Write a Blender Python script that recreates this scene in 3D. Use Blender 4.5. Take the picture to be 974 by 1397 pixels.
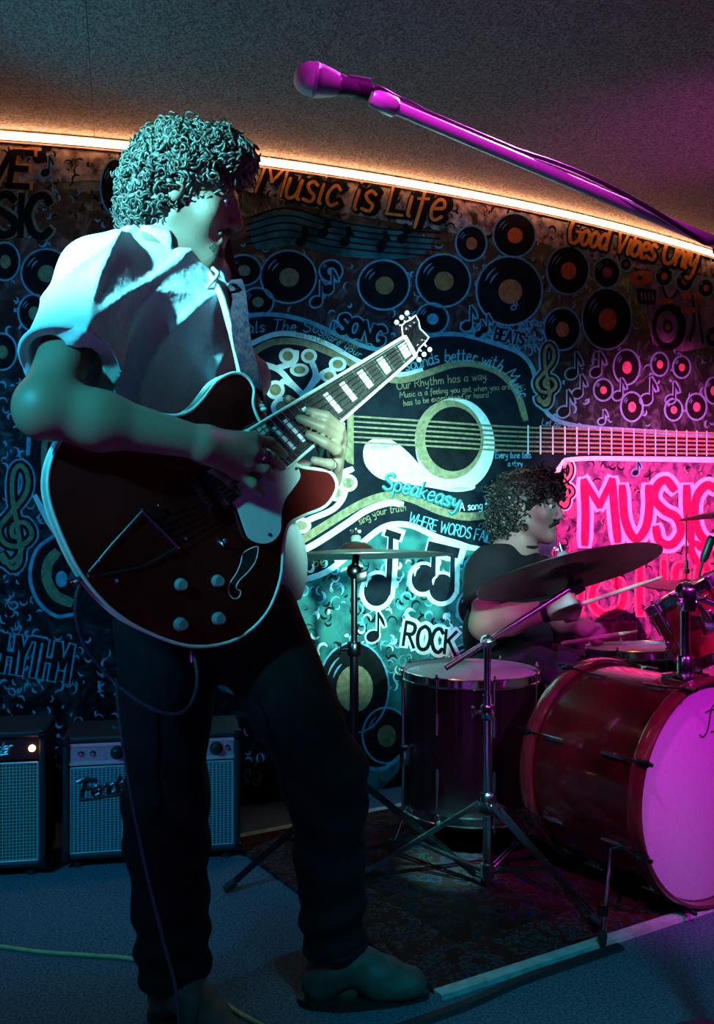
import bpy, bmesh, math, random
import numpy as np
from mathutils import Vector, Matrix
from mathutils.geometry import tessellate_polygon

for o in list(bpy.data.objects):
    bpy.data.objects.remove(o, do_unlink=True)
scene = bpy.context.scene
C = scene.collection
random.seed(7)
rng = np.random.default_rng(7)

# ------------------------------------------------------------------ camera
F = 1300.0            # focal length in pixels of the 974 x 1397 frame
CAMZ = 1.0
FLOOR = 0.0
CEIL = 2.22
cam_d = bpy.data.cameras.new('camera')
cam = bpy.data.objects.new('camera', cam_d)
C.objects.link(cam)
cam.location = (0, 0, CAMZ)
cam.rotation_euler = (math.pi / 2, 0, 0)
cam_d.sensor_fit = 'HORIZONTAL'
cam_d.sensor_width = 36.0
cam_d.lens = F / 974 * 36.0
cam_d.clip_start = 0.05
scene.camera = cam

# ------------------------------------------------------------------ world, stage lamps, added fill spots, exposure
w = bpy.data.worlds.new('world')
scene.world = w
w.use_nodes = True
w.node_tree.nodes['Background'].inputs[0].default_value = (0.10, 0.45, 0.55, 1)
w.node_tree.nodes['Background'].inputs[1].default_value = 0.002
scene.view_settings.view_transform = 'Standard'
scene.view_settings.look = 'None'
scene.view_settings.exposure = 0.0
scene.view_settings.gamma = 1.0
scene.view_settings.use_curve_mapping = False


def spot(name, loc, target, col, power, deg, blend=0.5, radius=0.05):
    d = bpy.data.lights.new(name, 'SPOT')
    d.color = col
    d.energy = power
    d.spot_size = math.radians(deg)
    d.spot_blend = blend
    d.shadow_soft_size = radius
    o = bpy.data.objects.new(name, d)
    C.objects.link(o)
    o.location = loc
    o.rotation_euler = (Vector(target) - Vector(loc)).to_track_quat('-Z', 'Y').to_euler()
    return o


spot('stage_lamp_key', (-1.38, 0.66, 2.14), (-0.45, 1.93, 1.56), (0.15, 0.78, 0.88), 1150, 27, 0.85, 0.04)
spot('fill_spot_arm', (-1.30, 0.35, 1.95), (-0.36, 1.72, 1.10), (0.04, 0.62, 0.76), 190, 19, 0.9, 0.05)  # added unseen spot that brightens forearm and picking hand
spot('stage_lamp_mural', (0.45, 0.35, 1.25), (-0.02, 3.42, 0.98), (0.36, 0.95, 0.82), 1200, 25, 0.8, 0.05)
spot('stage_lamp_blue', (-1.9, 0.4, 2.1), (-0.75, 2.9, 0.8), (0.0, 0.36, 0.74), 280, 54, 0.8, 0.06)
spot('fill_spot_blue_center', (0.40, 2.02, 2.19), (0.30, 3.5, 1.60), (0.0, 0.36, 0.70), 60, 46, 0.9, 0.06)  # added blue fill for the upper middle of the mural
spot('stage_lamp_pink', (2.2, 2.35, 2.1), (1.40, 4.2, 0.78), (1.0, 0.08, 0.38), 1000, 50, 0.8, 0.05)
spot('stage_lamp_magenta', (1.75, 0.55, 2.1), (0.98, 2.5, 0.45), (0.76, 0.010, 0.80), 300, 27, 0.7, 0.05)
spot('fill_spot_boom', (0.55, 2.08, 2.19), (0.25, 1.58, 1.58), (0.85, 0.10, 0.80), 1100, 42, 0.4, 0.04)  # added spot, placed only to put a highlight along the boom
spot('fill_spot_boom_front', (-0.12, 0.88, 2.19), (0.20, 1.56, 1.62), (0.85, 0.02, 0.75), 130, 33, 0.4, 0.04)  # second added spot, brightens the near side of boom and microphone
spot('fill_spot_drummer', (1.65, 1.1, 2.1), (0.66, 3.18, 0.86), (0.22, 0.88, 0.86), 190, 11, 0.6, 0.04)  # added unseen spot that brightens the drummer's face and arms
spot('stage_lamp_floor', (0.6, 0.2, 2.12), (0.50, 1.84, 0.0), (0.0, 0.40, 0.62), 190, 36, 0.8, 0.2)
spot('stage_lamp_carpet', (-1.2, 0.2, 2.12), (-0.80, 1.88, 0.0), (0.0, 0.40, 0.62), 75, 26, 0.8, 0.06)
spot('fill_spot_rug', (0.05, 0.9, 2.12), (0.26, 2.68, 0.0), (0.08, 0.80, 0.74), 1800, 6, 0.4, 0.03)  # added narrow spot that makes the teal patch on the rug
spot('ceiling_fill_teal', (-1.9, 1.9, 1.50), (0.2, 2.8, 2.32), (0.0, 0.50, 0.66), 60, 40, 0.9, 0.1)  # added unseen spot in place of teal light bounced onto the ceiling
spot('ceiling_fill_purple', (2.3, 2.3, 1.45), (1.25, 3.0, 2.32), (0.80, 0.02, 0.46), 75, 42, 0.9, 0.1)  # added unseen spot in place of purple light bounced onto the ceiling

# ------------------------------------------------------------------ pixel helpers
CX, CY = 487.0, 698.5


def P(px, py, Y):
    return Vector(((px - CX) * Y / F, Y, CAMZ + (CY - py) * Y / F))


def ground(px, py, z=0.0):
    Y = F * (CAMZ - z) / (py - CY)
    return Vector(((px - CX) * Y / F, Y, z))


_wp = [(-1.143, 3.05), (-.364, 3.217), (.034, 3.425), (.484, 3.638), (.947, 3.935), (1.66, 4.43)]
_wc = np.polyfit([p[0] for p in _wp], [p[1] for p in _wp], 2)
WX0, WX1 = -1.25, 1.75


def wallY(X):
    Xc = min(max(X, WX0), WX1)
    y = _wc[0] * Xc * Xc + _wc[1] * Xc + _wc[2]
    return y + (X - Xc) * (2 * _wc[0] * Xc + _wc[1])


def wallD(X):
    Xc = min(max(X, WX0), WX1)
    return 2 * _wc[0] * Xc + _wc[1]


_wcache = {}


def W(px, py, off=0.0):
    k = round(px, 2)
    r = _wcache.get(k)
    if r is None:
        t = (px - CX) / F
        Y = 3.5
        for _ in range(30):
            g = wallY(t * Y) - Y
            dg = wallD(t * Y) * t - 1
            Y -= g / dg
        X = t * Y
        n = Vector((wallD(X), -1, 0)).normalized()
        r = (X, Y, n)
        _wcache[k] = r
    X, Y, n = r
    return Vector((X + n.x * off, Y + n.y * off, CAMZ + (CY - py) * Y / F))


# ------------------------------------------------------------------ materials
MATS = {}


def mat(name, col, rough=0.5, metal=0.0, noise=None, bump=None, coat=0.0, emit=None, spec=0.5, sheen=0.0, col2=None):
    if name in MATS:
        return MATS[name]
    m = bpy.data.materials.new(name)
    m.use_nodes = True
    nt = m.node_tree
    b = nt.nodes['Principled BSDF']
    b.inputs['Base Color'].default_value = (*col, 1)
    b.inputs['Roughness'].default_value = rough
    b.inputs['Metallic'].default_value = metal
    b.inputs['Specular IOR Level'].default_value = spec
    b.inputs['Coat Weight'].default_value = coat
    b.inputs['Coat Roughness'].default_value = 0.08
    b.inputs['Sheen Weight'].default_value = sheen
    tc = nt.nodes.new('ShaderNodeTexCoord')
    if noise:
        n = nt.nodes.new('ShaderNodeTexNoise')
        n.inputs['Scale'].default_value = noise[0]
        n.inputs['Detail'].default_value = 4
        nt.links.new(tc.outputs['Object'], n.inputs['Vector'])
        r = nt.nodes.new('ShaderNodeValToRGB')
        c2 = col2 if col2 else tuple(c * (1 - noise[1]) for c in col)
        r.color_ramp.elements[0].color = (*c2, 1)
        r.color_ramp.elements[1].color = (*col, 1)
        r.color_ramp.elements[0].position = 0.35
        r.color_ramp.elements[1].position = 0.62
        nt.links.new(n.outputs['Fac'], r.inputs['Fac'])
        nt.links.new(r.outputs['Color'], b.inputs['Base Color'])
    if bump:
        n2 = nt.nodes.new('ShaderNodeTexNoise')
        n2.inputs['Scale'].default_value = bump[0]
        n2.inputs['Detail'].default_value = 3
        nt.links.new(tc.outputs['Object'], n2.inputs['Vector'])
        bp = nt.nodes.new('ShaderNodeBump')
        bp.inputs['Strength'].default_value = bump[1]
        bp.inputs['Distance'].default_value = bump[2] if len(bump) > 2 else 0.004
        nt.links.new(n2.outputs['Fac'], bp.inputs['Height'])
        nt.links.new(bp.outputs['Normal'], b.inputs['Normal'])
    if emit:
        b.inputs['Emission Color'].default_value = (*emit[0], 1)
        b.inputs['Emission Strength'].default_value = emit[1]
    MATS[name] = m
    return m


chrome = mat('chrome', (0.75, 0.76, 0.78), 0.14, 1.0, bump=(60, 0.03))
dark_metal = mat('dark_metal', (0.10, 0.10, 0.11), 0.28, 1.0, bump=(80, 0.03))
black_rubber = mat('black_rubber', (0.012, 0.012, 0.013), 0.7, bump=(200, 0.2))
black_plastic = mat('black_plastic', (0.015, 0.015, 0.016), 0.4, bump=(150, 0.05))
p_black = mat('paint_black', (0.008, 0.009, 0.011), 0.9, noise=(30, .5), bump=(40, .15), spec=0.12)
p_navy = mat('paint_navy', (0.010, 0.014, 0.022), 0.9, noise=(18, .5), bump=(40, .15), spec=0.12)
p_white = mat('paint_white', (0.80, 0.82, 0.80), 0.9, noise=(45, .18), bump=(40, .15), spec=0.12)
p_blue = mat('paint_blue', (0.16, 0.42, 0.55), 0.9, noise=(40, .35), bump=(40, .15), spec=0.12)
p_gold = mat('paint_gold', (0.34, 0.25, 0.14), 0.9, noise=(60, .4), bump=(40, .15), spec=0.12)
p_orange = mat('paint_orange', (0.62, 0.19, 0.07), 0.9, noise=(50, .35), bump=(40, .15), spec=0.12)
p_amber = mat('paint_amber', (0.85, 0.36, 0.07), 0.9, noise=(50, .35), bump=(40, .15), spec=0.12)
p_teal = mat('paint_teal', (0.045, 0.19, 0.175), 0.9, noise=(14, .75), bump=(40, .15), col2=(0.012, .055, .06), spec=0.12)
p_lilac = mat('paint_lilac', (0.36, 0.27, 0.46), 0.9, noise=(20, .6), bump=(40, .15), spec=0.12)
p_pink = mat('paint_pink', (0.55, 0.20, 0.22), 0.9, noise=(40, .4), bump=(40, .15), spec=0.12)
p_red = mat('paint_red', (0.42, 0.02, 0.12), 0.9, noise=(40, .4), bump=(40, .15), spec=0.12)
p_plum = mat('paint_plum', (0.30, 0.10, 0.24), 0.9, noise=(22, .7), bump=(40, .15), col2=(0.06, 0.03, 0.09), spec=0.12)

# ------------------------------------------------------------------ object helpers
ORG = {}


def set_tags(o, label=None, cat=None, group=None, kind=None):
    if label:
        o['label'] = label
    if cat:
        o['category'] = cat
    if group:
        o['group'] = group
    if kind:
        o['kind'] = kind
    return o


def thing(name, loc, label, cat, group=None):
    o = bpy.data.objects.new(name, None)
    o.empty_display_size = 0.1
    C.objects.link(o)
    o.location = loc
    ORG[o] = Vector(loc)
    return set_tags(o, label, cat, group)


def mesh_obj(name, V, Fc, m, parent=None, smooth=True, label=None, cat=None, group=None, kind=None):
    V = np.asarray(V, dtype=np.float64).reshape(-1, 3)
    if parent is not None:
        org = ORG[parent]
    else:
        lo, hi = V.min(0), V.max(0)
        org = Vector(((lo[0] + hi[0]) / 2, (lo[1] + hi[1]) / 2, lo[2]))
    me = bpy.data.meshes.new(name)
    me.from_pydata((V - np.array(org)).tolist(), [], Fc if isinstance(Fc, list) else Fc.tolist())
    me.update()
    if smooth:
        me.polygons.foreach_set('use_smooth', [True] * len(me.polygons))
    me.materials.append(m)
    o = bpy.data.objects.new(name, me)
    C.objects.link(o)
    if parent is not None:
        o.parent = parent
        ORG[o] = org
    else:
        o.location = org
        ORG[o] = org
    return set_tags(o, label, cat, group, kind)


def frame(axis):
    a = Vector(axis).normalized()
    t = Vector((0, 0, 1)) if abs(a.z) < 0.9 else Vector((1, 0, 0))
    u = t.cross(a).normalized()
    v = a.cross(u).normalized()
    return u, v, a


def catmull(pts, n=6, closed=False):
    pts = [Vector(p) for p in pts]
    if len(pts) < 3:
        return pts
    out = []
    N = len(pts)
    rngi = range(N if closed else N - 1)
    for i in rngi:
        if closed:
            p0, p1, p2, p3 = pts[i - 1], pts[i], pts[(i + 1) % N], pts[(i + 2) % N]
        else:
            p1, p2 = pts[i], pts[i + 1]
            p0 = pts[i - 1] if i > 0 else p1 * 2 - p2
            p3 = pts[i + 2] if i + 2 < N else p2 * 2 - p1
        for k in range(n):
            t = k / n
            out.append(0.5 * ((2 * p1) + (p2 - p0) * t + (2 * p0 - 5 * p1 + 4 * p2 - p3) * t * t
                              + (3 * p1 - p0 - 3 * p2 + p3) * t ** 3))
    if not closed:
        out.append(pts[-1])
    return out


class MB:
    """collects shapes for one mesh"""

    def __init__(self):
        self.V, self.F = [], []

    def add(self, vs, fs):
        b = len(self.V)
        self.V += [tuple(v) for v in vs]
        self.F += [tuple(i + b for i in f) for f in fs]
        return self

    def tube(self, pts, r, n=10, caps=True, closed=False):
        pts = [Vector(p) for p in pts]
        N = len(pts)
        rs = r if isinstance(r, (list, tuple)) else [r] * N
        vs, fs = [], []
        prev = None
        for i, p in enumerate(pts):
            if closed:
                d = pts[(i + 1) % N] - pts[i - 1]
            else:
                d = pts[min(i + 1, N - 1)] - pts[max(i - 1, 0)]
            if d.length < 1e-9:
                d = Vector((0, 0, 1))
            d.normalize()
            if prev is None:
                u, v, _ = frame(d)
            else:
                u = prev - d * prev.dot(d)
                if u.length < 1e-6:
                    u = frame(d)[0]
                u.normalize()
                v = d.cross(u)
            prev = u
            for k in range(n):
                a = 2 * math.pi * k / n
                vs.append(p + (u * math.cos(a) + v * math.sin(a)) * rs[i])
        M = N if closed else N - 1
        for i in range(M):
            j = (i + 1) % N
            for k in range(n):
                k2 = (k + 1) % n
                fs.append((i * n + k, i * n + k2, j * n + k2, j * n + k))
        if caps and not closed:
            fs.append(tuple(range(n - 1, -1, -1)))
            fs.append(tuple((N - 1) * n + k for k in range(n)))
        return self.add(vs, fs)

    def cyl(self, a, b, r, n=14, r2=None):
        a, b = Vector(a), Vector(b)
        return self.tube([a, b], [r, r if r2 is None else r2], n)

    def lathe(self, prof, center, axis, n=32, closed=False):
        """prof: list of (radius, height along axis)"""
        u, v, a = frame(axis)
        c = Vector(center)
        vs, fs = [], []
        m = len(prof)
        for k in range(n):
            t = 2 * math.pi * k / n
            d = u * math.cos(t) + v * math.sin(t)
            for (r, h) in prof:
                vs.append(c + d * r + a * h)
        M = m if closed else m - 1
        for k in range(n):
            k2 = (k + 1) % n
            for i in range(M):
                j = (i + 1) % m
                fs.append((k * m + i, k2 * m + i, k2 * m + j, k * m + j))
        return self.add(vs, fs)

    def torus(self, center, axis, R, r, n=40, k=8):
        prof = [(R + r * math.cos(2 * math.pi * i / k), r * math.sin(2 * math.pi * i / k)) for i in range(k)]
        return self.lathe(prof, center, axis, n, True)

    def ball(self, c, r, n=12, sc=(1, 1, 1)):
        c = Vector(c)
        vs, fs = [], []
        m = max(6, n // 2)
        for i in range(m + 1):
            th = math.pi * i / m
            for k in range(n):
                a = 2 * math.pi * k / n
                vs.append(c + Vector((r * sc[0] * math.sin(th) * math.cos(a), r * sc[1] * math.sin(th) * math.sin(a),
                                      r * sc[2] * math.cos(th))))
        for i in range(m):
            for k in range(n):
                k2 = (k + 1) % n
                fs.append((i * n + k, (i + 1) * n + k, (i + 1) * n + k2, i * n + k2))
        return self.add(vs, fs)

    def box(self, c, ax, ay, az, bev=0.0):
        """c centre, ax ay az half-extent vectors; bev chamfers every edge"""
        c, ax, ay, az = Vector(c), Vector(ax), Vector(ay), Vector(az)
        if bev <= 0:
            vs = [c + ax * sx + ay * sy + az * sz for sx in (-1, 1) for sy in (-1, 1) for sz in (-1, 1)]
            fs = [(0, 1, 3, 2), (4, 6, 7, 5), (0, 4, 5, 1), (2, 3, 7, 6), (0, 2, 6, 4), (1, 5, 7, 3)]
            return self.add(vs, fs)
        bm = bmesh.new()
        L = [ax.length, ay.length, az.length]
        bmesh.ops.create_cube(bm, size=2)
        for v in bm.verts:
            v.co = Vector((v.co.x * L[0], v.co.y * L[1], v.co.z * L[2]))
        bmesh.ops.bevel(bm, geom=bm.edges[:], offset=bev, segments=2, affect='EDGES', profile=0.5)
        ux, uy, uz = ax.normalized(), ay.normalized(), az.normalized()
        bm.verts.index_update()
        vs = [c + ux * v.co.x + uy * v.co.y + uz * v.co.z for v in bm.verts]
        fs = [tuple(v.index for v in f.verts) for f in bm.faces]
        bm.free()
        return self.add(vs, fs)

    def prism(self, front, back):
        """front/back: matching 3D outlines; both faces tessellated"""
        n = len(front)
        tris = tessellate_polygon([[Vector(p) for p in front]])
        vs = list(front) + list(back)
        fs = [tuple(t) for t in tris] + [tuple(n + i for i in reversed(t)) for t in tris]
        for i in range(n):
            j = (i + 1) % n
            fs.append((i, j, n + j, n + i))
        return self.add(vs, fs)

    def ribbon(self, pts, wdir, width, thick_dir=None, thick=0.0):
        """flat band along pts, width across wdir (vector or list)"""
        pts = [Vector(p) for p in pts]
        n = len(pts)
        wd = wdir if isinstance(wdir, list) else [Vector(wdir)] * n
        vs, fs = [], []
        for i in range(n):
            d = pts[min(i + 1, n - 1)] - pts[max(i - 1, 0)]
            t = d.cross(wd[i]).normalized() * thick / 2
            for s, q in ((-1, -1), (1, -1), (1, 1), (-1, 1)):
                vs.append(pts[i] + wd[i] * (s * width / 2) + t * q)
        for i in range(n - 1):
            for k in range(4):
                k2 = (k + 1) % 4
                fs.append((i * 4 + k, i * 4 + k2, i * 4 + 4 + k2, i * 4 + 4 + k))
        fs.append((3, 2, 1, 0))
        fs.append(tuple((n - 1) * 4 + k for k in range(4)))
        return self.add(vs, fs)

    def build(self, name, m, parent=None, smooth=True, **kw):
        o = mesh_obj(name, self.V, self.F, m, parent, smooth, **kw)
        bm = bmesh.new()
        bm.from_mesh(o.data)
        bmesh.ops.recalc_face_normals(bm, faces=bm.faces)
        if smooth:
            for e in bm.edges:
                if len(e.link_faces) == 2 and e.calc_face_angle(0) > 0.7:
                    e.smooth = False
        bm.to_mesh(o.data)
        bm.free()
        return o


# ------------------------------------------------------------------ implicit bodies (smooth unions meshed in one skin)
class Body:
    def __init__(self):
        self.prims = []

    def rc(self, a, b, ra, rb, k=0.02, cuta=False, cutb=False, sub=False):
        a, b = np.array(a, float), np.array(b, float)
        lo = np.minimum(a - ra, b - rb)
        hi = np.maximum(a + ra, b + rb)
        ab = b - a
        L2 = max(ab @ ab, 1e-9)
        nrm = ab / math.sqrt(L2)

        def f(x, y, z):
            px, py, pz = x - a[0], y - a[1], z - a[2]
            t = np.clip((px * ab[0] + py * ab[1] + pz * ab[2]) / L2, 0, 1)
            d = np.sqrt((px - t * ab[0]) ** 2 + (py - t * ab[1]) ** 2 + (pz - t * ab[2]) ** 2) - (ra + (rb - ra) * t)
            if cutb:
                d = np.maximum(d, (px - ab[0]) * nrm[0] + (py - ab[1]) * nrm[1] + (pz - ab[2]) * nrm[2])
            if cuta:
                d = np.maximum(d, -(px * nrm[0] + py * nrm[1] + pz * nrm[2]))
            return d
        self.prims.append((f, lo, hi, k, sub))
        return self

    def el(self, c, r, axes=None, k=0.02, sub=False):
        c = np.array(c, float)
        A = np.eye(3) if axes is None else np.array([list(v) for v in axes], float)
        r = np.array(r, float)
        ext = np.sqrt(((A * r[:, None]) ** 2).sum(0))

        def f(x, y, z):
            px, py, pz = x - c[0], y - c[1], z - c[2]
            q = [(px * A[i, 0] + py * A[i, 1] + pz * A[i, 2]) for i in range(3)]
            k0 = np.sqrt(sum((q[i] / r[i]) ** 2 for i in range(3)))
            k1 = np.sqrt(sum((q[i] / r[i] ** 2) ** 2 for i in range(3)))
            return k0 * (k0 - 1.0) / np.maximum(k1, 1e-6)
        self.prims.append((f, c - ext, c + ext, k, sub))
        return self

    def half(self, c, n):
        """cut away everything on the side n points to"""
        c, n = np.array(c, float), np.array(n, float)
        n = n / np.linalg.norm(n)
        self.prims.append((lambda x, y, z: (x - c[0]) * n[0] + (y - c[1]) * n[1] + (z - c[2]) * n[2], None, None, 0, 'cut'))
        return self

    def mesh(self, res, post=None):
        los = np.array([p[1] - 0.03 for p in self.prims if p[1] is not None and not p[4]])
        his = np.array([p[2] + 0.03 for p in self.prims if p[1] is not None and not p[4]])
        lo, hi = los.min(0), his.max(0)
        n = np.ceil((hi - lo) / res).astype(int) + 1
        ax = [(lo[i] + res * np.arange(n[i])).astype(np.float32) for i in range(3)]
        Fd = np.full(n, 0.2, np.float32)
        for f, a, b, k, sub in self.prims:
            if a is None:
                g = f(ax[0][:, None, None], ax[1][None, :, None], ax[2][None, None, :])
                Fd = np.maximum(Fd, g.astype(np.float32))
                continue
            m = max(3 * res, 1.5 * k + 2 * res)
            i0 = np.clip(np.floor((a - m - lo) / res).astype(int), 0, n)
            i1 = np.clip(np.ceil((b + m - lo) / res).astype(int) + 1, 0, n)
            if (i1 <= i0).any():
                continue
            sl = tuple(slice(i0[i], i1[i]) for i in range(3))
            x, y, z = ax[0][sl[0]][:, None, None], ax[1][sl[1]][None, :, None], ax[2][sl[2]][None, None, :]
            d = f(x, y, z).astype(np.float32)
            G = Fd[sl]
            if sub:
                d = -d
                h = np.clip(0.5 - 0.5 * (d - G) / -k if k else (d > G), 0, 1)
                h = np.clip(0.5 + 0.5 * (d - G) / max(k, 1e-6), 0, 1)
                Fd[sl] = G * (1 - h) + d * h + k * h * (1 - h)
            else:
                h = np.clip(0.5 + 0.5 * (G - d) / max(k, 1e-6), 0, 1)
                Fd[sl] = G * (1 - h) + d * h - k * h * (1 - h)
        if post:
            Fd = post(ax[0][:, None, None], ax[1][None, :, None], ax[2][None, None, :], Fd).astype(np.float32)
        return surface_nets(Fd, lo, res)


def surface_nets(Fd, lo, res):
    S = Fd < 0
    nx, ny, nz = Fd.shape
    c = [S[i:nx - 1 + i, j:ny - 1 + j, k:nz - 1 + k] for i in (0, 1) for j in (0, 1) for k in (0, 1)]
    tot = sum(x.astype(np.int8) for x in c)
    act = (tot > 0) & (tot < 8)
    idx = np.argwhere(act)
    ids = np.full(act.shape, -1, np.int64)
    ids[act] = np.arange(len(idx))
    acc = np.zeros((len(idx), 3))
    cnt = np.zeros(len(idx))
    corners = [(i, j, k) for i in (0, 1) for j in (0, 1) for k in (0, 1)]
    val = {q: Fd[idx[:, 0] + q[0], idx[:, 1] + q[1], idx[:, 2] + q[2]].astype(float) for q in corners}
    for q in corners:
        for a in range(3):
            if q[a] == 0:
                q2 = tuple(1 if i == a else q[i] for i in range(3))
                va, vb = val[q], val[q2]
                m = (va < 0) != (vb < 0)
                t = np.where(m, va / np.where(m, va - vb, 1), 0)
                for i in range(3):
                    acc[:, i] += np.where(m, q[i] + (t if i == a else 0), 0)
                cnt += m
    V = lo + (idx + acc / cnt[:, None]) * res
    faces = []
    for a in range(3):
        b, c2 = (a + 1) % 3, (a + 2) % 3
        s0 = [slice(None)] * 3
        s1 = [slice(None)] * 3
        s0[a], s1[a] = slice(0, -1), slice(1, None)
        ch = S[tuple(s0)] != S[tuple(s1)]
        e = np.argwhere(ch)
        ok = (e[:, b] > 0) & (e[:, c2] > 0) & (e[:, b] < Fd.shape[b] - 1) & (e[:, c2] < Fd.shape[c2] - 1)
        e = e[ok]
        inside = S[e[:, 0], e[:, 1], e[:, 2]]

        def cell(db, dc):
            q = e.copy()
            q[:, b] += db
            q[:, c2] += dc
            return ids[q[:, 0], q[:, 1], q[:, 2]]
        quad = np.stack([cell(-1, -1), cell(0, -1), cell(0, 0), cell(-1, 0)], 1)
        quad[~inside] = quad[~inside][:, ::-1]
        faces.append(quad)
    Fq = np.concatenate(faces)
    Fq = Fq[(Fq >= 0).all(1)]
    return V, Fq

# ================================================================== THE ROOM
def wall_material():
    m = bpy.data.materials.new('mural_ground')
    m.use_nodes = True
    nt = m.node_tree
    b = nt.nodes['Principled BSDF']
    b.inputs['Roughness'].default_value = 0.9
    b.inputs['Specular IOR Level'].default_value = 0.12
    tc = nt.nodes.new('ShaderNodeTexCoord')
    n = nt.nodes.new('ShaderNodeTexNoise')
    n.inputs['Scale'].default_value = 9
    n.inputs['Detail'].default_value = 6
    n.inputs['Distortion'].default_value = 2.5
    nt.links.new(tc.outputs['Object'], n.inputs['Vector'])
    r = nt.nodes.new('ShaderNodeValToRGB')
    e = r.color_ramp.elements
    e[0].position, e[0].color = 0.40, (0.007, 0.010, 0.012, 1)
    e[1].position, e[1].color = 0.66, (0.05, 0.075, 0.085, 1)
    x = r.color_ramp.elements.new(0.52)
    x.color = (0.012, 0.020, 0.024, 1)
    nt.links.new(n.outputs['Fac'], r.inputs['Fac'])
    nt.links.new(r.outputs['Color'], b.inputs['Base Color'])
    n2 = nt.nodes.new('ShaderNodeTexNoise')
    n2.inputs['Scale'].default_value = 60
    nt.links.new(tc.outputs['Object'], n2.inputs['Vector'])
    bp = nt.nodes.new('ShaderNodeBump')
    bp.inputs['Strength'].default_value = 0.25
    bp.inputs['Distance'].default_value = 0.004
    nt.links.new(n2.outputs['Fac'], bp.inputs['Height'])
    nt.links.new(bp.outputs['Normal'], b.inputs['Normal'])
    return m


xs = [-2.6 + i * (3.4 + 2.6) / 150 for i in range(151)]
V, Fc = [], []
TH = 0.12
for X in xs:
    n = Vector((wallD(X), -1, 0)).normalized()
    p = Vector((X, wallY(X), 0))
    for (o, z) in ((0, 0), (0, CEIL), (-TH, CEIL), (-TH, 0)):
        V.append(p + n * o + Vector((0, 0, z)))
for i in range(len(xs) - 1):
    for k in range(4):
        k2 = (k + 1) % 4
        Fc.append((i * 4 + k, i * 4 + 4 + k, i * 4 + 4 + k2, i * 4 + k2))
Fc += [(0, 1, 2, 3), tuple(len(V) - 4 + k for k in (3, 2, 1, 0))]
wall = mesh_obj('wall_back', V, Fc, wall_material(), kind='structure')

# floor: ribbed carpet
m = mat('carpet_blue', (0.13, 0.20, 0.25), 0.95, noise=(160, .6), bump=(420, 0.9, 0.004), spec=0.1)
V = [(-2.6, -1.2, 0), (3.4, -1.2, 0), (3.4, 5.6, 0), (-2.6, 5.6, 0)]
V += [(x, y, -0.1) for x, y, z in V]
FB = [(0, 1, 2, 3), (7, 6, 5, 4), (0, 4, 5, 1), (1, 5, 6, 2), (2, 6, 7, 3), (3, 7, 4, 0)]
floor = mesh_obj('floor', V, FB, m, smooth=False, kind='structure')

# ceiling: backing slab plus textured boards with open joints
V = [(-2.6, -1.2, CEIL + 0.02), (3.4, -1.2, CEIL + 0.02), (3.4, 5.6, CEIL + 0.02), (-2.6, 5.6, CEIL + 0.02)]
V += [(x, y, CEIL + 0.1) for x, y, z in V]
ceiling = mesh_obj('ceiling', V, FB, mat('ceiling_joint', (0.05, 0.05, 0.055), 0.9, bump=(40, .1)), smooth=False, kind='structure')
tile_m = mat('ceiling_board', (0.36, 0.36, 0.37), 0.9, noise=(120, .55), bump=(120, 1.0, 0.014), spec=0.15)
ud, vd = Vector((0.97, 0.243, 0)), Vector((-0.243, 0.97, 0))
for i in range(-4, 6):
    for j in range(-2, 7):
        c = Vector((-0.27, 3.28, 0)) + ud * ((i + .5) * 0.61 + (0.0 if j % 2 else 0.0)) + vd * ((j - 3.0) * 1.22)
        if not (-3.0 < c.x < 3.6 and -1.4 < c.y < 5.8):
            continue
        if c.y - 1.0 > wallY(c.x):
            continue
        b = MB()
        b.box(c + Vector((0, 0, CEIL + 0.01)), ud * 0.3040, vd * 0.6090, Vector((0, 0, 0.0098)))
        b.build('ceiling_board', tile_m, ceiling, smooth=False)

# cornice and warm light strip along the top of the mural wall
def wall_sweep(prof, x0=-2.55, x1=3.3, n=140):
    """sweep a closed (offset, z) profile along the wall"""
    V, Fc = [], []
    k = len(prof)
    for i in range(n + 1):
        X = x0 + (x1 - x0) * i / n
        nn = Vector((wallD(X), -1, 0)).normalized()
        p = Vector((X, wallY(X), 0))
        for (o, z) in prof:
            V.append(p + nn * o + Vector((0, 0, z)))
    for i in range(n):
        for a in range(k):
            b2 = (a + 1) % k
            Fc.append((i * k + a, i * k + k + a, i * k + k + b2, i * k + b2))
    Fc += [tuple(range(k)), tuple(n * k + a for a in reversed(range(k)))]
    return V, Fc


Z = CEIL
V, Fc = wall_sweep([(0.0, Z - .042), (0.005, Z - .042), (0.005, Z - .004), (0.0, Z - .004)])
mesh_obj('trim_1', V, Fc, mat('trim_cream', (0.62, 0.55, 0.45), 0.6, noise=(25, .3), bump=(30, .2)), smooth=False, kind='structure')
led = thing('light_strip', (0.3, wallY(0.3), Z - .03), 'warm white light strip running along the top edge of the painted wall', 'light strip')
V, Fc = wall_sweep([(0.005, Z - .034), (0.008, Z - .034), (0.008, Z - .008), (0.005, Z - .008)])
mesh_obj('channel', V, Fc, mat('strip_channel', (0.6, 0.6, 0.6), 0.4, 0.8, bump=(50, .05)), led, smooth=False)
V, Fc = wall_sweep([(0.0082, Z - .033), (0.012, Z - .032), (0.014, Z - .021), (0.012, Z - .010), (0.0082, Z - .009)])
mesh_obj('diffuser', V, Fc, mat('strip_glow', (0.9, 0.7, 0.5), 0.5, emit=((1.0, 0.40, 0.17), 27.0)), led, smooth=False)

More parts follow.
